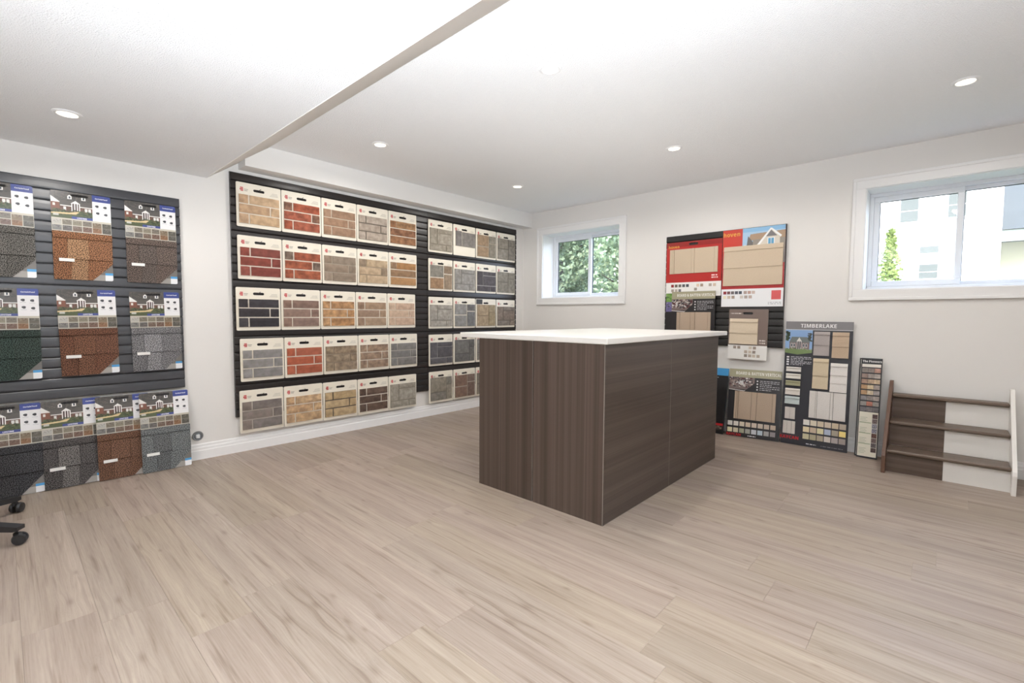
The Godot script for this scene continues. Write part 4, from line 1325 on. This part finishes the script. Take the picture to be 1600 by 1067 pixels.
func _chair():
	var plastic := mat(c8(36, 36, 38), 0.42)
	var fabric := mat(c8(40, 40, 44), 0.9, "fine_speck", Vector3.ONE * 8.0)
	var t := thing("office_chair", "black office chair on a five star base with casters before the shingle cards", "chair", Vector3(0.605, 0, 4.665))
	var r := 0.405
	for k in 5:
		var a := deg_to_rad(-90.0 - 36.0 + 72.0 * k)
		var d := Vector3(cos(a), 0, sin(a))
		var m := MB.new()
		var pf := PackedVector2Array([Vector2(0.03, 0.095), Vector2(r, 0.062), Vector2(r + 0.018, 0.066), Vector2(r + 0.018, 0.082), Vector2(0.2, 0.118), Vector2(0.03, 0.15)])
		m.prism(pf, -0.021, 0.021)
		var leg := part("leg", m.done(), plastic, t, Vector3.ZERO, Vector3(0, -a, 0))
		var c := MB.new()
		var ax := Basis(Vector3.UP, 0.4) * Basis(Vector3.RIGHT, PI / 2)
		for s: float in [-1.0, 1.0]:
			c.lathe(PackedVector2Array([Vector2(0, s * 0.006), Vector2(0.024, s * 0.006), Vector2(0.026, s * 0.012), Vector2(0.022, s * 0.022), Vector2(0.0, s * 0.024)]), 20, Vector3(r + 0.012, 0.026, 0), ax)
		c.box(Vector3(r + 0.004, 0.045, 0), Vector3(0.03, 0.02, 0.02), 0.005)
		c.rod(Vector3(r, 0.04, 0), Vector3(r, 0.07, 0), 0.006, 0.006, 8)
		part("caster", c.done(), plastic, leg)
	var col := MB.new()
	col.lathe(PackedVector2Array([Vector2(0.0, 0.07), Vector2(0.036, 0.075), Vector2(0.036, 0.15), Vector2(0.025, 0.16), Vector2(0.025, 0.3), Vector2(0.015, 0.305), Vector2(0.015, 0.43), Vector2(0, 0.43)]), 16)
	part("gas_column", col.done(), plastic, t)
	bpart("seat", fabric, t, Vector3(-0.235, 0.43, -0.235), Vector3(0.235, 0.51, 0.235), 0.035)
	bpart("back_support", plastic, t, Vector3(-0.03, 0.44, 0.22), Vector3(0.03, 0.75, 0.25), 0.008)
	bpart("backrest", fabric, t, Vector3(-0.22, 0.62, 0.2), Vector3(0.22, 1.1, 0.26), 0.03)


func _flash_stand():
	var black := mat(c8(30, 30, 31), 0.5)
	var t := thing("flash_stand", "black photo flash on a thin tripod stand behind the photographer", "photo flash", Vector3(3.96, 0, 4.62))
	var m := MB.new()
	m.rod(Vector3(0, 0.05, 0), Vector3(0, 0.86, 0), 0.012, 0.009, 10)
	part("pole", m.done(), black, t)
	for k in 3:
		var a := TAU * k / 3.0 + 1.0
		m = MB.new()
		m.rod(Vector3(cos(a) * 0.3, 0.006, sin(a) * 0.3), Vector3(0, 0.4, 0), 0.006, 0.007, 8)
		part("leg", m.done(), black, t)
	var head := bpart("flash_head", black, t, Vector3(-0.038, 0.86, -0.03), Vector3(0.038, 0.945, 0.03), 0.006)
	var g := mat(c8(250, 250, 252), 0.3)
	g.emission_enabled = true
	g.emission = Color(1, 1, 1)
	g.emission_energy_multiplier = 2.0
	bpart("flash_lamp_window", g, head, Vector3(-0.033, 0.0425, -0.025), Vector3(0.033, 0.0455, 0.025))


func leaf_mesh() -> ArrayMesh:
	var m := MB.new()
	var a := Vector3(0, 0, 0)
	var b := Vector3(0.5, 0.45, 0.06)
	var c := Vector3(0, 1.0, -0.05)
	var d := Vector3(-0.5, 0.45, 0.06)
	m.tri(a, b, c, Vector3.BACK)
	m.tri(a, c, d, Vector3.BACK)
	return m.done()


func tree(label: String, at: Vector3, h: float, rad: float, crown0: float, n: int, leaf: float, col: Color, sd: int, cone := false):
	var t := thing("garden_tree", label, "tree", at, Vector3.ZERO, "trees outside the windows")
	var r := RandomNumberGenerator.new()
	r.seed = sd
	var m := MB.new()
	m.rod(Vector3.ZERO, Vector3(0, h * 0.8, 0), rad * 0.07, rad * 0.02, 8)
	for k in 9:
		var a := r.randf() * TAU
		var y := lerpf(crown0, h * 0.75, k / 9.0)
		m.rod(Vector3(0, y, 0), Vector3(cos(a) * rad * 0.7, y + rad * 0.25, sin(a) * rad * 0.7), rad * 0.025, rad * 0.008, 6)
	part("trunk", m.done(), mat(c8(96, 82, 68), 0.9, "bark", Vector3.ONE * 3.0), t)
	var mm := MultiMesh.new()
	mm.transform_format = MultiMesh.TRANSFORM_3D
	mm.mesh = meshes["leaf"]
	mm.instance_count = n
	for i in n:
		var v := r.randf()
		var y := lerpf(crown0, h, v)
		var rr := rad * (1.0 - v * 0.95 if cone else sqrt(maxf(0.05, 1.0 - pow(v * 2.0 - 1.0, 2.0))))
		var a := r.randf() * TAU
		var q := sqrt(r.randf()) * rr
		# leaves gather in sprays
		var clump := 0.75 + 0.25 * sin(a * 5.0 + y * 4.0)
		var p := Vector3(cos(a) * q * clump, y + r.randf_range(-0.1, 0.1), sin(a) * q * clump)
		var b := Basis.from_euler(Vector3(r.randf_range(-1.2, 1.2), r.randf() * TAU, r.randf_range(-1.2, 1.2))).scaled(Vector3.ONE * leaf * r.randf_range(0.6, 1.2))
		mm.set_instance_transform(i, Transform3D(b, p))
	var o := MultiMeshInstance3D.new()
	o.name = "crown"
	o.multimesh = mm
	o.material_override = mat(col, 0.55, "", Vector3.ONE, {"back": col.darkened(0.25)})
	o.set_meta("kind", "stuff")
	t.add_child(o)


func _outdoors():
	meshes["leaf"] = leaf_mesh()
	var lawn := MB.new()
	lawn.box(Vector3(2, 0.5, -35.3), Vector3(110, 0.9, 70))
	struct_mesh("lawn", lawn.done(), mat(c8(108, 132, 74), 0.95, "mottle", Vector3.ONE * 0.5))
	tree("dense broadleaf tree filling the small window by the corner", Vector3(-3.6, 0.95, -5.6), 4.6, 1.7, 0.3, 9000, 0.13, c8(126, 140, 112), 3)
	tree("lighter green bush leaning against the dense tree outside", Vector3(-1.5, 0.95, -5.2), 3.4, 1.1, 0.15, 5000, 0.12, c8(146, 160, 128), 5)
	tree("tall shady tree standing behind the bush outside", Vector3(-5.8, 0.95, -9.5), 7.5, 2.8, 0.4, 9000, 0.2, c8(122, 136, 110), 8)
	tree("small bright green conifer before the white house", Vector3(2.1, 0.95, -20.0), 3.5, 0.8, 0.2, 1700, 0.15, c8(150, 162, 96), 9, true)

	# white house across the street
	var white := mat(c8(246, 245, 243), 0.8)
	var glass := mat(c8(104, 106, 100), 0.6)
	var roof := mat(c8(130, 132, 128), 0.9, "mottle", Vector3.ONE * 1.2)
	var t := thing("white_house", "bright white two storey house with a porch seen through the wide window", "house", Vector3(-6, 0.95, -42))
	bpart("wall", white, t, Vector3(0, 0, 0), Vector3(11.87, 12, 10))
	var win := func(x0: float, y0: float, x1: float, y1: float, bars: int):
		var f := bpart("window", white, t, Vector3(x0 - 0.12 + 6, y0 - 0.12 - 0.95, 9.98), Vector3(x1 + 0.12 + 6, y1 + 0.12 - 0.95, 10.06))
		var c := f.position
		var n := bars
		for k in n:
			var a := lerpf(y0, y1, k / float(n))
			var b := lerpf(y0, y1, (k + 1) / float(n)) - (0.06 if k < n - 1 else 0.0)
			bpart("pane", glass, f, Vector3(x0 + 6, a - 0.95, 10.06) - c, Vector3(x1 + 6, b - 0.95, 10.09) - c)
	win.call(1.64, 6.65, 2.43, 7.94, 2)
	win.call(3.72, 6.67, 4.44, 8.05, 2)
	win.call(2.60, 4.75, 3.40, 5.12, 1)
	win.call(2.60, 3.31, 3.40, 4.09, 2)
	win.call(-2.6, 6.65, -1.8, 7.94, 2)
	# porch wing to the side
	var b := 11.87
	bpart("porch_wall", mat(c8(206, 202, 178), 0.8), t, Vector3(b, 0, 6.0), Vector3(b + 9, 4.5, 6.3))
	bpart("porch_beam", white, t, Vector3(b, 4.3, 8.6), Vector3(b + 9, 4.85, 9.2))
	bpart("porch_deck", white, t, Vector3(b, 1.6, 6.3), Vector3(b + 9, 1.8, 9.2))
	var q := MB.new()
	q.prism(PackedVector2Array([Vector2(9.5, 4.85), Vector2(3.0, 8.6), Vector2(3.0, 4.85)]), 0, 9.0)
	var st := SurfaceTool.new()
	st.begin(Mesh.PRIMITIVE_TRIANGLES)
	st.append_from(q.done(), 0, Transform3D(Basis(Vector3(0, 0, 1), Vector3(0, 1, 0), Vector3(-1, 0, 0)), Vector3(b + 9, 0, 0)))
	part("roof", st.commit(), roof, t)
	bpart("porch_rail", white, t, Vector3(b, 2.4, 8.9), Vector3(b + 9, 2.52, 9.05))
	for k in 24:
		bpart("baluster", white, t, Vector3(b + 0.1 + k * 0.37, 1.8, 8.93), Vector3(b + 0.2 + k * 0.37, 2.4, 9.03))
